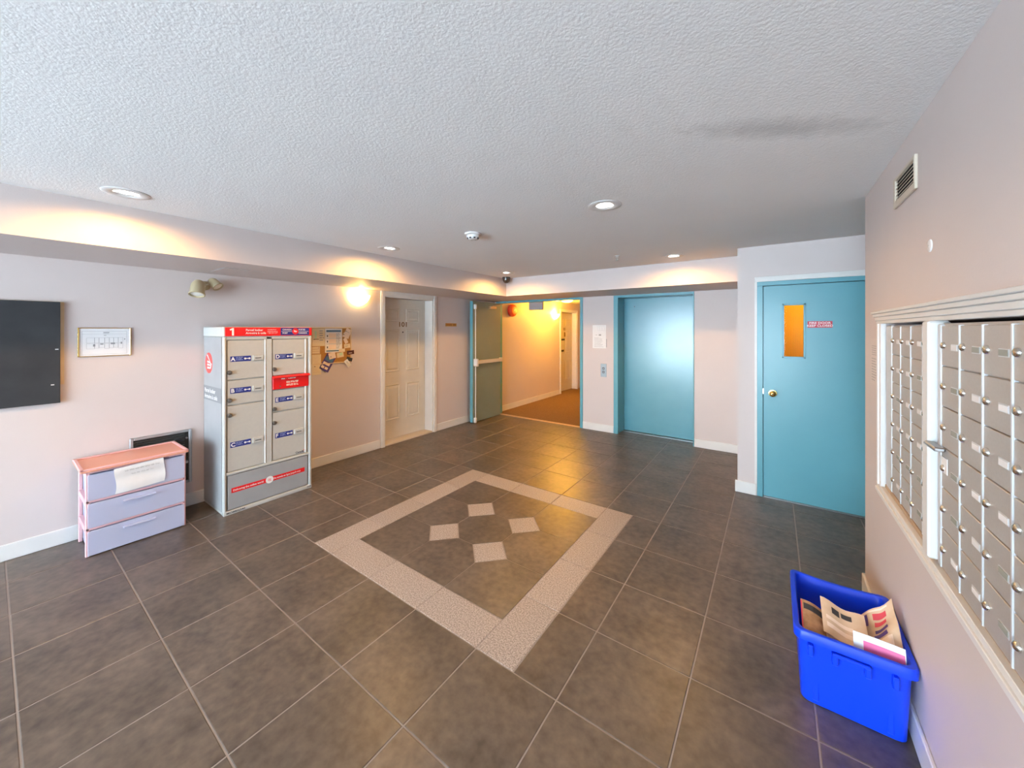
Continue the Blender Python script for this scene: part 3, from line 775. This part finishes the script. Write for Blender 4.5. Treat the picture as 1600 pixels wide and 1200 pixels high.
# ------------------------------------------------------------------ wall heater
ht = thing('wall_heater', 'recessed dark wall heater with grey frame behind the drawer unit', 'heater', FL(.687, .22))
HW, HH = .405, .487
bb = MB()
for x0, x1, y0, y1 in ((0, .022, 0, HH), (HW - .022, HW, 0, HH), (.022, HW - .022, 0, .022), (.022, HW - .022, HH - .022, HH)): bb.box(x0, x1, y0, y1, 0, .022, .004)
bb.build('heater_frame', M['heater_frame'], ht)
MB().box(.02, HW - .02, .02, HH - .02, 0, .004).build('back_plate', M['heater_dark'], ht)
for k in range(22): MB().box(.022, HW - .05, .03 + k * .0198, .036 + k * .0198, .004, .016).build('fin', M['heater_fin'], ht)
MB().lathe([(0, .02), (.011, .02), (.013, .004)], (HW - .036, .19, 0)).build('thermostat_knob', M['steel'], ht, True)
MB().lathe([(0, .02), (.007, .02), (.008, .004)], (HW - .036, .41, 0)).build('indicator', M['steel'], ht, True)

# ------------------------------------------------------------------ left wall fittings
bd = thing('notice_board', 'large black felt notice board at the left end of the wall', 'notice board', FL(-.72, 1.072, XL + .003))
MB().box(0, 1.058, .135, .757, 0, .008).build('backing_board', M['cream_wood'], bd)
MB().box(0, 1.038, 0, .755, .008, .03, .002).build('felt_panel', M['black_board'], bd)
for x, y in ((1.013, .398), (.993, .135)): MB().box(x, x + .016, y, y + .007, .03, .033).build('clip', M['white_plastic'], bd)

fp = thing('framed_plan', 'small gold framed evacuation floor plan on the left wall', 'framed plan', FL(.404, 1.406))
pw_, ph_ = .292, .229
MB().box(.004, pw_ - .004, .004, ph_ - .004, 0, .008).build('plan_sheet', M['paper'], fp)
bb = MB()
for x0, x1, y0, y1 in ((0, .008, 0, ph_), (pw_ - .008, pw_, 0, ph_), (0, pw_, 0, .006), (0, pw_, ph_ - .006, ph_)): bb.box(x0, x1, y0, y1, 0, .014, .002)
bb.build('gold_frame', M['brass'], fp)
t_ = .0012; R_ = []
def rect(x0, x1, y0, y1): return [(x0, x1, y0, y0 + t_), (x0, x1, y1 - t_, y1), (x0, x0 + t_, y0, y1), (x1 - t_, x1, y0, y1)]
R_ += rect(.022, .268, .018, .202) + [(.022, .268, .178, .179)] + [(.135, .168, .188, .194), (.135, .165, .180, .182), (.138, .152, .166, .170)]
for k, x in enumerate((.045, .088, .112, .142, .168, .192, .218)): R_ += rect(x, (.088, .112, .142, .168, .192, .218, .245)[k], .108, .150) + rect(x, (.088, .112, .142, .168, .192, .218, .245)[k], .062 + .004 * (k % 3), .104)
R_ += [(.080, .092, .080, .098), (.118, .136, .094, .104), (.176, .200, .096, .108), (.232, .240, .098, .114), (.252, .258, .132, .142)]
bars(fp, M['ink_grey'], R_, .0086)

el = thing('emergency_light', 'beige twin-head emergency light high on the left wall', 'emergency light', FL(1.19, 2.035))
MB().lathe([(0, .026), (.030, .026), (.042, .018), (.044, 0)], (0, 0, 0), n=28).build('wall_plate', M['beige_lamp'], el, True)
def em_head(c, direction, r, l, jc):
    q = Vector(direction).normalized().to_track_quat('Z', 'Y').to_matrix().to_4x4(); q.translation = Vector(c)
    h_ = MB().lathe([(0, -l * .55), (r * .55, -l * .53), (r * .92, -l * .30), (r, 0), (r, l * .32), (r * 1.12, l * .36), (r * 1.12, l * .45), (r * .96, l * .45), (r * .9, l * .36)], n=26).build('lamp_head', M['beige_lamp'], el, True)
    h_.matrix_basis = q
    MB().lathe([(0, l * .40), (r * .5, l * .39), (r * .92, l * .36)], n=24).build('lens', M['lens'], h_, True)
    MB().tube([jc, tuple((Vector(jc) + Vector(c)) / 2 + Vector((0, .004, .01))), c], .009).build('swivel_arm', M['beige_lamp'], el, True)
em_head((-.082, -.040, .115), (-.18, -.92, .34), .054, .145, (0, 0, .02))
em_head((.055, .02, .08), (.40, -.7, .60), .042, .105, (0, 0, .02))

def sconce(name, label, mtx, r, m, energy, col, group=None):
    s = thing(name, label, 'wall lamp', mtx, group)
    MB().box(-.05, .05, -.10, -.01, 0, .012, .003).build('back_plate', M['brass'], s)
    # half bowl, open at the top
    prof = [(.012, -.9 * r), (.35 * r, -.82 * r), (.68 * r, -.60 * r), (.88 * r, -.32 * r), (r, 0), (r * .97, 0), (.85 * r, -.31 * r), (.65 * r, -.57 * r), (.33 * r, -.78 * r), (.01, -.86 * r)]
    bb = MB(); k = 20; rings = []
    for rr_, h in prof: rings.append([bb.bm.verts.new((rr_ * math.cos(math.pi * i / k), h, .014 + rr_ * .85 * math.sin(math.pi * i / k))) for i in range(k + 1)])
    for a, c in zip(rings, rings[1:]):
        for i in range(k): bb.bm.faces.new([a[i], a[i+1], c[i+1], c[i]])
    bb.build('glass_bowl', m, s, True)
    L = D.lights.new('sconce_light', 'POINT'); L.energy = energy; L.color = col; L.shadow_soft_size = .03
    lo_ = D.objects.new('sconce_light', L); COL.objects.link(lo_); lo_.parent = s; lo_.location = (0, .03, .014 + r * .42)
    return s
sconce('wall_sconce', 'glowing half-bowl wall lamp left of apartment door 101', FL(2.775, 2.065), .15, M['sconce_glass'], 3, WARM, 'half-bowl wall lamps')
sconce('wall_sconce', 'glowing half-bowl wall lamp inside the corridor', FL(8.03, 2.0), .14, M['sconce_glass_far'], 34, (1.0, .45, .035), 'half-bowl wall lamps')

bs = thing('brass_sign', 'narrow brass name plate between door 101 and the open fire door', 'sign', FL(4.342, 1.674))
MB().box(0, .255, 0, .052, 0, .005, .001).build('plate', mat('dull_brass', (.45, .27, .07), .4, metal=.5), bs)
bars(bs, M['gold_digit'], [(.02 + q * .031, .042 + q * .031, .014, .038) for q in range(7) if q != 4], .0056, 'engraving')

# cork board and what is pinned on it
cb = thing('cork_board', 'cork pin board on the wall right of the parcel locker', 'cork board', FL(2.05, 1.205))
cbw, cbh = .625, .445
MB().box(.012, cbw - .012, .012, cbh - .012, 0, .010).build('cork_panel', M['cork'], cb)
bb = MB()
for x0, x1, y0, y1 in ((0, .014, 0, cbh), (cbw - .014, cbw, 0, cbh), (0, cbw, 0, .014), (0, cbw, cbh - .014, cbh)): bb.box(x0, x1, y0, y1, 0, .016, .003)
bb.build('board_frame', M['cream_wood'], cb)
def sheet(name, label, cat, y, z, w_, h_, m, rot=0.0, off=.0115, prints=(), pin=None, sc=(1, 1), group=None):
    s = thing(name, label, cat, FL(y, z, XL + off) @ Matrix.Rotation(math.radians(rot), 4, 'Z'), group)
    MB().box(0, w_, 0, h_, 0, .0012).build('sheet', m, s)
    for k, (pm, rects) in enumerate(prints): bars(s, pm, [(x0 * sc[0], x1 * sc[0], y0 * sc[1], y1 * sc[1]) for x0, x1, y0, y1 in rects], .0017 + .0003 * k)
    if pin: MB().lathe([(0, .011), (.005, .010), (.005, .006), (.003, .004), (.003, .001)], (pin[0], pin[1], 0), n=10).build('push_pin', M['ink'], s, True)
    return s
r5 = random.Random(5)
# positions from wall-plane measurements (Y, Z)
sheet('flyer', 'tan drawing flyer at the upper left of the cork board', 'flyer', 2.184, 1.426, .150, .206, M['paper_cream'], 0, sc=(.86, .92), prints=[(M['ink_grey'], para(.10, .165, .20, 5, .03, .010, r5)), (M['paper_green'], [(.035, .06, .10, .19)]), (M['ink'], [(.02, .09, .085, .092)]), (M['paper_pale'], para(.01, .16, .07, 3, .02, .006, r5))], pin=(.02, .08))
sheet('schedule_poster', 'framed blue-headed schedule sheet in the middle of the cork board', 'poster', 2.337, 1.342, .215, .290, M['paper'], 0, sc=(1.23, 1.06), prints=[(M['paper_blue'], [(.012, .163, .235, .258), (.012, .145, .012, .026)]), (M['paper_pale'], [(.038, .110, .04, .092), (.038, .110, .104, .156), (.038, .110, .168, .222)]), (M['ink_grey'], para(.112, .16, .22, 14, .013, .005, r5)), (M['ink'], [(.018, .028, .05, .072), (.018, .028, .115, .137), (.018, .028, .18, .20), (.012, .163, .098, .100), (.012, .163, .161, .163)])])
sheet('small_notice', 'striped tan clipping under the drawing flyer by the locker', 'notice', 2.182, 1.335, .095, .086, M['paper_tan'], 0, prints=[(M['paper_cream'], [(.006, .085, .010, .026), (.006, .085, .036, .05), (.006, .07, .062, .078)])])
sheet('long_notice', 'long cream notice hanging from the lower left of the cork board', 'notice', 2.182, 1.088, .105, .24, M['paper_cream'], 0, .014, prints=[(M['paper_tan'], para(.012, .10, .23, 12, .018, .004, r5))], pin=(.03, .10))
sheet('leaflet', 'dark purple printed leaflet pinned at a slant under the schedule sheet', 'leaflet', 2.262, 1.165, .125, .205, M['paper_purple'], -30, .014, prints=[(M['paper_pale'], [(.012, .05, .02, .05), (.06, .10, .02, .05), (.012, .10, .07, .10)]), (M['paper_blue'], [(.012, .11, .12, .17)])], pin=(.06, .18))
sheet('torn_note', 'pale torn paper beside the slanted purple leaflet', 'note', 2.388, 1.258, .085, .075, M['paper_pale'], 12, .0165)
sheet('card', 'pale peach card at the top right corner of the cork board', 'card', 2.570, 1.560, .078, .095, M['paper_pale'], -28, .014, pin=(.005, .05), prints=[(M['ink_grey'], [(.01, .06, .05, .054)])])
sheet('card', 'pinkish card just below the corner card on the cork board', 'card', 2.552, 1.535, .085, .055, M['paper_pale'], -22, .0165, pin=(.005, .03))
sheet('card', 'tilted pale tag in the middle of the right column of cards', 'card', 2.592, 1.440, .045, .072, M['paper_pale'], 24, .014, pin=(.0, .075))
sheet('card', 'cream card over the right frame of the cork board', 'card', 2.578, 1.385, .08, .052, M['paper_cream'], 6, .0175, prints=[(M['ink_grey'], para(.01, .065, .035, 2, .012, .004, r5))])
sheet('card', 'plain cream slip overlapping the foot of the schedule sheet', 'card', 2.508, 1.342, .078, .040, M['paper_cream'], 2, .0165)
sheet('card', 'card with a green patch near the bottom of the cork board', 'card', 2.487, 1.272, .088, .058, M['paper_cream'], 8, .014, prints=[(M['paper_green'], [(.035, .075, .02, .055)])])
sheet('card', 'dark red business card sticking out over the right board edge', 'card', 2.615, 1.303, .095, .05, mat('dark_red_card', (.07, .012, .015), .5), 4, .0185, prints=[(M['paper_pale'], [(.02, .065, .016, .022)])])
sheet('card', 'dark card behind the white one at the lower right board corner', 'card', 2.600, 1.240, .080, .045, M['ink'], -20, .0175)
sheet('card', 'white card hanging slanted off the lower right board corner', 'card', 2.570, 1.222, .098, .055, M['paper'], -54, .020, prints=[(M['ink_grey'], [(.02, .06, .03, .034), (.02, .05, .02, .023)])])

# ------------------------------------------------------------------ back wall fittings
np_ = thing('posted_notice', 'white typed notice taped to the wall left of the elevator', 'notice', FB(-2.40, 1.322))
MB().box(0, .226, 0, .372, 0, .0015).build('sheet', M['paper'], np_)
bars(np_, M['ink_grey'], rect(.085, .20, .28, .355) + [(.12, .122, .28, .355), (.16, .162, .28, .355), (.05, .08, .21, .216), (.105, .145, .20, .225)] + para(.03, .20, .17, 9, .018, .004, random.Random(2)), .002)
MB().box(.228, .238, .02, .15, 0, .003).build('tape_edge', M['ink_grey'], np_)
cl = thing('call_button', 'steel elevator call plate with two buttons', 'call button', FB(-2.262, .868))
MB().box(0, .096, 0, .21, 0, .006, .002).build('plate', mat('satin_plate', (.34, .40, .44), .4, metal=.4), cl)
for y in (.078, .135):
    MB().box(.028, .064, y - .018, y + .018, .006, .010, .002).build('button', M['black_plastic'], cl)
    MB().box(.038, .054, y - .008, y + .008, .010, .0115).build('button_mark', M['steel'], cl)

# ------------------------------------------------------------------ corridor fittings
bl = thing('fire_bell', 'red round fire alarm bell on the corridor wall', 'alarm bell', FL(6.19, 2.012))
MB().lathe([(.10, 0), (.125, .01), (.13, .03), (.128, .05)], n=36).build('bell_rim', M['fire_red'], bl, True)
MB().lathe([(.126, .05), (.12, .075), (.098, .092), (.07, .095), (.02, .095), (0, .095)], n=36).build('gong', mat('bell_orange_red', (.80, .09, .02), .35), bl, True)
MB().lathe([(0, .102), (.012, .1), (.014, .095)], n=12).build('centre_screw', M['steel'], bl)
ex = thing('exit_sign', 'blank grey back of an exit sign hanging in the corridor', 'exit sign', FB(-3.80, 1.99, 5.93))
MB().box(0, .30, 0, .155, -.05, 0, .006).build('sign_box', M['exit_grey'], ex)
MB().box(.10, .20, .155, ZCC - 1.99, -.04, -.01, .004).build('canopy', M['ink_grey'], ex)
cdl = thing('dome_light', 'glowing glass dome light on the corridor ceiling', 'ceiling lamp', (-3.78, 7.48, ZCC))
MB().lathe([(.15, 0), (.155, -.012), (.15, -.02)], n=32).build('base_ring', M['brass'], cdl, True)
MB().lathe([(.148, -.018), (.135, -.05), (.10, -.075), (.05, -.09), (0, -.094)], n=32).build('glass_dome', M['sconce_glass_far'], cdl, True)
MB().lathe([(0, -.112), (.010, -.108), (.012, -.096), (.004, -.093)], n=12).build('finial', M['brass'], cdl, True)
L = D.lights.new('dome_light_lamp', 'POINT'); L.energy = 80; L.color = (1.0, .45, .04); L.shadow_soft_size = .12
o = D.objects.new('dome_light_lamp', L); COL.objects.link(o); o.parent = cdl; o.location = (0, 0, -.22)

# ------------------------------------------------------------------ ceiling fittings
LBL = ['recessed downlight nearest the left edge, above the black notice board', 'recessed downlight near the bulkhead above the cork board', 'recessed downlight tucked in the far bulkhead corner by the dome camera',
       'large recessed downlight in the middle of the ceiling', 'recessed downlight close to the bulkhead above the elevator']
for k, (x, y) in enumerate(LAMPS):
    c = thing('ceiling_downlight', LBL[k], 'ceiling light', (x, y, ZC), 'recessed ceiling downlights')
    MB().lathe([(.060, .012), (.056, .0), (.062, -.004), (.10, -.006), (.108, -.002), (.108, .0005)], n=36, cap=False).build('trim_ring', M['white_plastic'], c, True)
    MB().lathe([(.060, .010), (.058, .05), (.050, .11)], n=32, cap=False).build('reflector', M['chrome'], c, True)
    MB().lathe([(.0, -.004), (.022, -.001), (.038, .012), (.045, .035), (.046, .075), (.02, .11)], n=28).build('bulb', M['bulb'], c, True)
    MB().box(-.075, .075, -.075, .075, .115, .13).build('housing', M['dark_gap'], c)
    L = D.lights.new('downlight_lamp', 'SPOT'); L.energy = 54; L.color = WARM; L.spot_size = math.radians(172); L.spot_blend = .55; L.shadow_soft_size = .03
    o = D.objects.new('downlight_lamp', L); COL.objects.link(o); o.parent = c; o.location = (0, 0, -.012)

sd = thing('smoke_detector', 'white smoke detector on the ceiling', 'smoke detector', (-2.085, 2.378, ZC))
MB().lathe([(.072, 0), (.074, -.012), (.068, -.016), (.056, -.018), (.052, -.034), (.040, -.048), (.02, -.052), (0, -.052)], n=36).build('housing', M['white_plastic'], sd, True)
for a in range(8):
    t0 = a * math.pi / 4 + .2
    p = MB().box(-.008, .008, -.004, .004, -.006, .006).build('sensor_slot', M['ink'], sd)
    p.matrix_basis = Matrix.Rotation(t0, 4, 'Z') @ Matrix.Translation((0, -.0445, -.041)) @ Matrix.Rotation(.7, 4, 'X')
sk = thing('sprinkler', 'tiny fire sprinkler head on the ceiling before the bulkhead', 'sprinkler', (-1.419, 4.02, ZC))
MB().lathe([(.03, 0), (.028, -.004), (.012, -.008), (.008, -.02), (.008, -.024)], n=20).build('escutcheon', M['white_plastic'], sk, True)
MB().tube([(-.010, 0, -.02), (-.014, 0, -.035), (-.004, 0, -.05)], .003, 6).tube([(.010, 0, -.02), (.014, 0, -.035), (.004, 0, -.05)], .003, 6).build('arms', M['steel'], sk)
MB().lathe([(.018, -.05), (.018, -.053), (0, -.054)], n=16).build('deflector', M['steel'], sk)
dc = thing('dome_camera', 'small dark dome security camera in the bulkhead corner', 'camera', (-3.40, 4.66, ZC))
MB().lathe([(.062, 0), (.064, -.02), (.060, -.03)], n=28).build('base', M['black_plastic'], dc, True)
MB().lathe([(.056, -.028), (.054, -.05), (.044, -.075), (.024, -.09), (0, -.095)], n=28).build('dome', M['dome_dark'], dc, True)

# ------------------------------------------------------------------ right wall: mailboxes
ms = tag(thing('trim_3', 'white moulded surround framing the mailbox banks', None, FR(MY1, MZ0)), kind='structure')
mw, mh = MY1 - MY0, MZ1 - MZ0
def mould(x0, x1, y0, y1, steps, horiz, outer_hi):
    bb = MB(); n = len(steps)
    for k, (f0, f1, zz) in enumerate(steps):
        if horiz:
            a, c = (y0 + (y1 - y0) * f0, y0 + (y1 - y0) * f1); bb.box(x0, x1, a, c, 0, zz, .002)
        else:
            a, c = (x0 + (x1 - x0) * f0, x0 + (x1 - x0) * f1); bb.box(a, c, y0, y1, 0, zz, .002)
    return bb
stp = [(0, .3, .018), (.3, .62, .026), (.62, 1, .020)]
mould(-.095, mw + .09, mh - .0, mh + .062, [(0, .25, .020), (.25, .55, .026), (.55, .8, .034), (.8, 1, .042)], True, True).build('top_moulding', M['trim'], ms)
mould(-.085, mw + .085, -.060, .0, stp, True, False).build('bottom_moulding', M['trim'], ms)
mould(-.080, .0, 0, mh, stp, False, False).build('side_moulding', M['trim'], ms)
mould(mw, mw + .080, 0, mh, stp, False, False).build('side_moulding', M['trim'], ms)
MB().box(.0, mw, 0, .018, -.03, .004, .003).build('inner_ledge', mat('oak_ledge', (.36, .25, .16), .5), ms)
MB().box(.705, .765, .018, mh, -.02, .034, .006).build('mullion', M['trim'], ms)
def bank(label, y_left, x_face, cols, pitch, flange_l, flange_r):
    root = thing('mailbox_bank', label, 'mailboxes', FR(y_left, .848, x_face), 'wall mailbox banks')
    W_ = cols * pitch; H_ = 6 * .131
    MB().box(-flange_l, W_ + flange_r, -.004, H_ + .006, -.10, -.008).build('case', M['alum'], root)
    if flange_l > .01: MB().box(-flange_l, -.002, -.004, H_ + .006, -.03, .002, .005).build('flange', M['alum_l'], root)
    for c in range(cols + 1): MB().box(c * pitch - .003, c * pitch + .003, 0, H_, -.012, .0025).build('divider', M['alum_l'], root)
    dm_ = MB().box(.004, pitch - .004, .002, .129, -.012, 0, .0015).mesh('mailbox_door', M['alum'])
    lm_ = MB().lathe([(0, .009), (.006, .0088), (.0100, .006), (.0118, .002), (.0118, 0)], n=18).mesh('lock', M['chrome'], True)
    km_ = MB().box(-.005, .005, -.0012, .0012, .0158, .0164).mesh('key_slot', M['ink'])
    pm_ = MB().box(-.022, .022, -.0075, .0075, 0, .0012).mesh('name_card', M['paper'])
    gm_ = MB().box(-.025, .025, -.010, .010, 0, .0008).mesh('card_frame', M['alum_l'])
    emp = MB().box(-.022, .022, -.0075, .0075, 0, .0012).mesh('card_slot', mat('dull_card', (.30, .31, .27), .6))
    rnd = random.Random(cols)
    for r_ in range(6):
        for c in range(cols):
            dr = link('mailbox_door', dm_, root, (c * pitch, H_ - (r_ + 1) * .131, 0))
            link('lock', lm_, dr, (.026, .066, 0))
            link('card_frame', gm_, dr, (.108, .062, 0))
            q = rnd.random()
            if q < .72 - .06 * r_: link('name_card', pm_, dr, (.108, .062, .0006))
            else: link('card_slot', emp, dr, (.108, .062, .0006))
    return root
b1 = bank('mailbox bank at the far end beside the taped sheet', 2.485, .458, 4, .150, .10, .0)
b2 = bank('nearer mailbox bank standing proud to the right of the mullion', 1.795, .445, 5, .148, .028, .02)
# master latch and sticker on the nearer bank
MB().box(-.045, .05, .383, .397, .002, .030, .004).build('latch_lever', M['steel'], b2)
MB().box(.012, .060, .315, .365, .001, .003).build('sticker', M['paper'], b2)
wp = thing('posted_sheet', 'faded typed sheet taped to the wall left of the mailboxes', 'paper', FR(2.955, 1.31))
MB().box(0, .215, 0, .26, 0, .0015).build('sheet', mat('faded_sheet', (.66, .60, .58), .7), wp)
bars(wp, M['ink_grey'], para(.04, .19, .22, 5, .012, .003, random.Random(8)) + para(.03, .17, .15, 9, .015, .004, random.Random(9)), .002)
vt = thing('air_vent', 'small cream louvred air vent high on the right wall', 'vent', FR(2.41, 2.172))
vw, vh = .316, .136
bb = MB()
for x0, x1, y0, y1 in ((0, .03, 0, vh), (vw - .016, vw, -.0, vh), (.03, vw - .016, 0, .03), (.03, vw - .016, vh - .014, vh)): bb.box(x0, x1, y0, y1, 0, .010, .002)
bb.build('vent_frame', M['vent_cream'], vt)
MB().box(.03, vw - .016, .03, vh - .014, .0, .001).build('duct_opening', M['dark_gap'], vt)
for k in range(6):
    s_ = MB().box(.03, vw - .016, -.004, .004, -.0008, .0008).build('louvre', M['vent_cream'], vt)
    s_.matrix_basis = Matrix.Translation((0, .040 + k * .0150, .0055)) @ Matrix.Rotation(-.5, 4, 'X')
dd = thing('blank_cover', 'round white cover disc on the wall above the mailboxes', 'cover disc', FR(1.952, 1.921))
MB().lathe([(.022, 0), (.022, .003), (.019, .005), (0, .005)], n=28).build('disc', M['white_plastic'], dd, True)
MB().lathe([(.003, .005), (.003, .006), (0, .0062)], n=10).build('screw', M['steel'], dd)

# ------------------------------------------------------------------ recycling bin and papers
bn = thing('recycling_bin', 'bright blue plastic recycling bin against the mailbox wall', 'recycling bin', (.262, 2.280, 0))
bw, bd_ = .192, .250         # rim half sizes
def ring(hx, hy, z, sag=0.0, n=10, rc=.03):
    pts = []
    for cx, cy, a0 in ((hx - rc, hy - rc, 0), (-hx + rc, hy - rc, 90), (-hx + rc, -hy + rc, 180), (hx - rc, -hy + rc, 270)):
        for k in range(5):
            a = math.radians(a0 + 90 * k / 4); pts.append((cx + rc * math.cos(a), cy + rc * math.sin(a)))
    out = []
    for i, p in enumerate(pts):
        q = pts[(i + 1) % len(pts)]; out.append(p)
        if (Vector(q) - Vector(p)).length > .08:
            for k in range(1, n): t = k / n; out.append((p[0] + (q[0] - p[0]) * t, p[1] + (q[1] - p[1]) * t))
    return [(x, y, z - sag * (max(0, 1 - (x / hx) ** 2) if y > 0 else 0)) for x, y in out]
bb = MB()
prof = [ring(bw - .032, bd_ - .040, 0.0), ring(bw - .026, bd_ - .034, .006), ring(bw - .016, bd_ - .018, .277, .006), ring(bw - .006, bd_ - .008, .280, .008),
        ring(bw, bd_, .284, .010), ring(bw, bd_, .318, .014), ring(bw - .004, bd_ - .004, .323, .014), ring(bw - .018, bd_ - .018, .323, .014), ring(bw - .022, bd_ - .022, .318, .014),
        ring(bw - .024, bd_ - .028, .262, .004), ring(bw - .034, bd_ - .042, .008)]
rg = [[bb.bm.verts.new(p) for p in r_] for r_ in prof]
for a, c in zip(rg, rg[1:]):
    for i in range(len(a)): bb.bm.faces.new([a[i], a[(i+1) % len(a)], c[(i+1) % len(a)], c[i]])
bb.bm.faces.new(rg[0]); bb.bm.faces.new(rg[-1])
bb.build('tub', M['blue_bin'], bn, True)
for x in (-.135, -.055, .045, .125):
    MB().box(x - .010, x + .010, -bd_ - .004, -bd_ + .03, .225, .272, .004).build('rim_rib', M['blue_bin'], bn)
MB().box(-.065, .055, -bd_ - .006, -bd_ + .01, .262, .276, .004).build('handle_grip', M['blue_bin'], bn)
for x in (-.115, .115): MB().box(x - .012, x + .012, -bd_ + .028, -bd_ + .05, .02, .24, .005).build('side_rib', M['blue_bin'], bn)

def paper_thing(name, label, cat, loc, fn, nu, nv, m, prints):
    p = thing(name, label, cat, loc)
    MB().grid(fn, nu, nv, .0015).build('sheet', m, p, True)
    for pm, rects in prints:
        for u0, u1, v0, v1 in rects:
            def g(u, v, u0=u0, u1=u1, v0=v0, v1=v1):
                uu, vv = u0 + (u1 - u0) * u, v0 + (v1 - v0) * v; e = .004
                a = Vector(fn(uu, vv)); du = Vector(fn(uu + e, vv)) - Vector(fn(uu - e, vv)); dv = Vector(fn(uu, vv + e)) - Vector(fn(uu, vv - e))
                return a + du.cross(dv).normalized() * .0012
            MB().grid(g, 6, 6).build('print', pm, p, recalc=False)
    return p
BZ = .19
# loose stack filling the bin
for k in range(3):
    paper_thing('newspaper', ['folded newspaper at the bottom of the blue bin', 'folded newspaper under the loose flyers in the blue bin', 'newspaper lying across the middle of the blue bin'][k], 'newspaper', (.258, 2.285, .06 + .05 * k),
                lambda u, v, k=k: (-.125 + .25 * u, -.17 + .34 * v, .012 * math.sin(u * 4 + k) + .008 * math.sin(v * 7 + k)), 8, 8, M['paper_tan'], [(M['ink_grey'], [(.1 + .3 * q, .32 + .3 * q, .1 + .02 * q, .8) for q in range(3)])])
paper_thing('magazine', 'brown photo magazine leaning on the left side in the blue bin', 'magazine', (.258, 2.285, .225),
            lambda u, v: (-.155 + .17 * u, -.20 + .17 * v - .02 * u, .055 - .045 * u + .05 * v + .010 * math.sin(u * 6)), 10, 8, M['paper_brown'], [(M['paper_redprint'], [(.0, .03, .1, .95)]), (M['ink'], [(.06, .45, .72, .9)]), (M['paper_pale'], [(.5, .95, .1, .5)])])
paper_thing('flyer', 'tan printed flyer lying in the middle of the blue bin', 'flyer', (.258, 2.285, .256),
            lambda u, v: (-.080 + .15 * u, -.165 + .17 * v - .03 * u, .035 - .012 * u + .055 * v + .008 * math.sin(u * 7 + 1)), 10, 8, M['paper_tan'], [(M['ink'], [(.25, .42, .66, .84), (.46, .7, .70, .84)]), (M['paper_pale'], [(.1, .9, .2, .32), (.1, .7, .42, .52)])])
paper_thing('newspaper', 'crumpled colour newspaper standing against the wall in the blue bin', 'newspaper', (.345, 2.20, .22),
            lambda u, v: (-.070 + .153 * v ** 1.2 + .006 * math.sin(u * 9) * (1 - v),   .125 - .205 * u + .012 * math.sin(v * 7), v * (.195 - .085 * u) + .010 * math.sin(u * 8 + v * 3) + .006 * math.sin(v * 13 + u * 5)), 18, 14, M['paper_tan'],
            [(M['paper_redprint'], [(.10, .20, .60, .86), (.24, .32, .62, .84)]), (M['paper_purple'], [(.08, .30, .22, .50), (.40, .50, .62, .84), (.55, .66, .58, .80)]), (M['cream_wood'], [(.40, .62, .20, .44), (.72, .9, .3, .5)]), (M['paper_pale'], [(.03, .06, .2, .9), (.70, .92, .62, .86)]), (M['paper_brown'], [(.66, .95, .08, .26)])])
paper_thing('booklet', 'white and pink booklet at the front corner of the blue bin', 'booklet', (.335, 2.131, .258),
            lambda u, v: (-.065 + .155 * u, -.062 + .028 * v + .004 * math.sin(u * 3), .015 + .085 * v - .005 * u), 10, 6, M['paper'], [(M['paper_pink'], [(.20, .98, .04, .74)])])
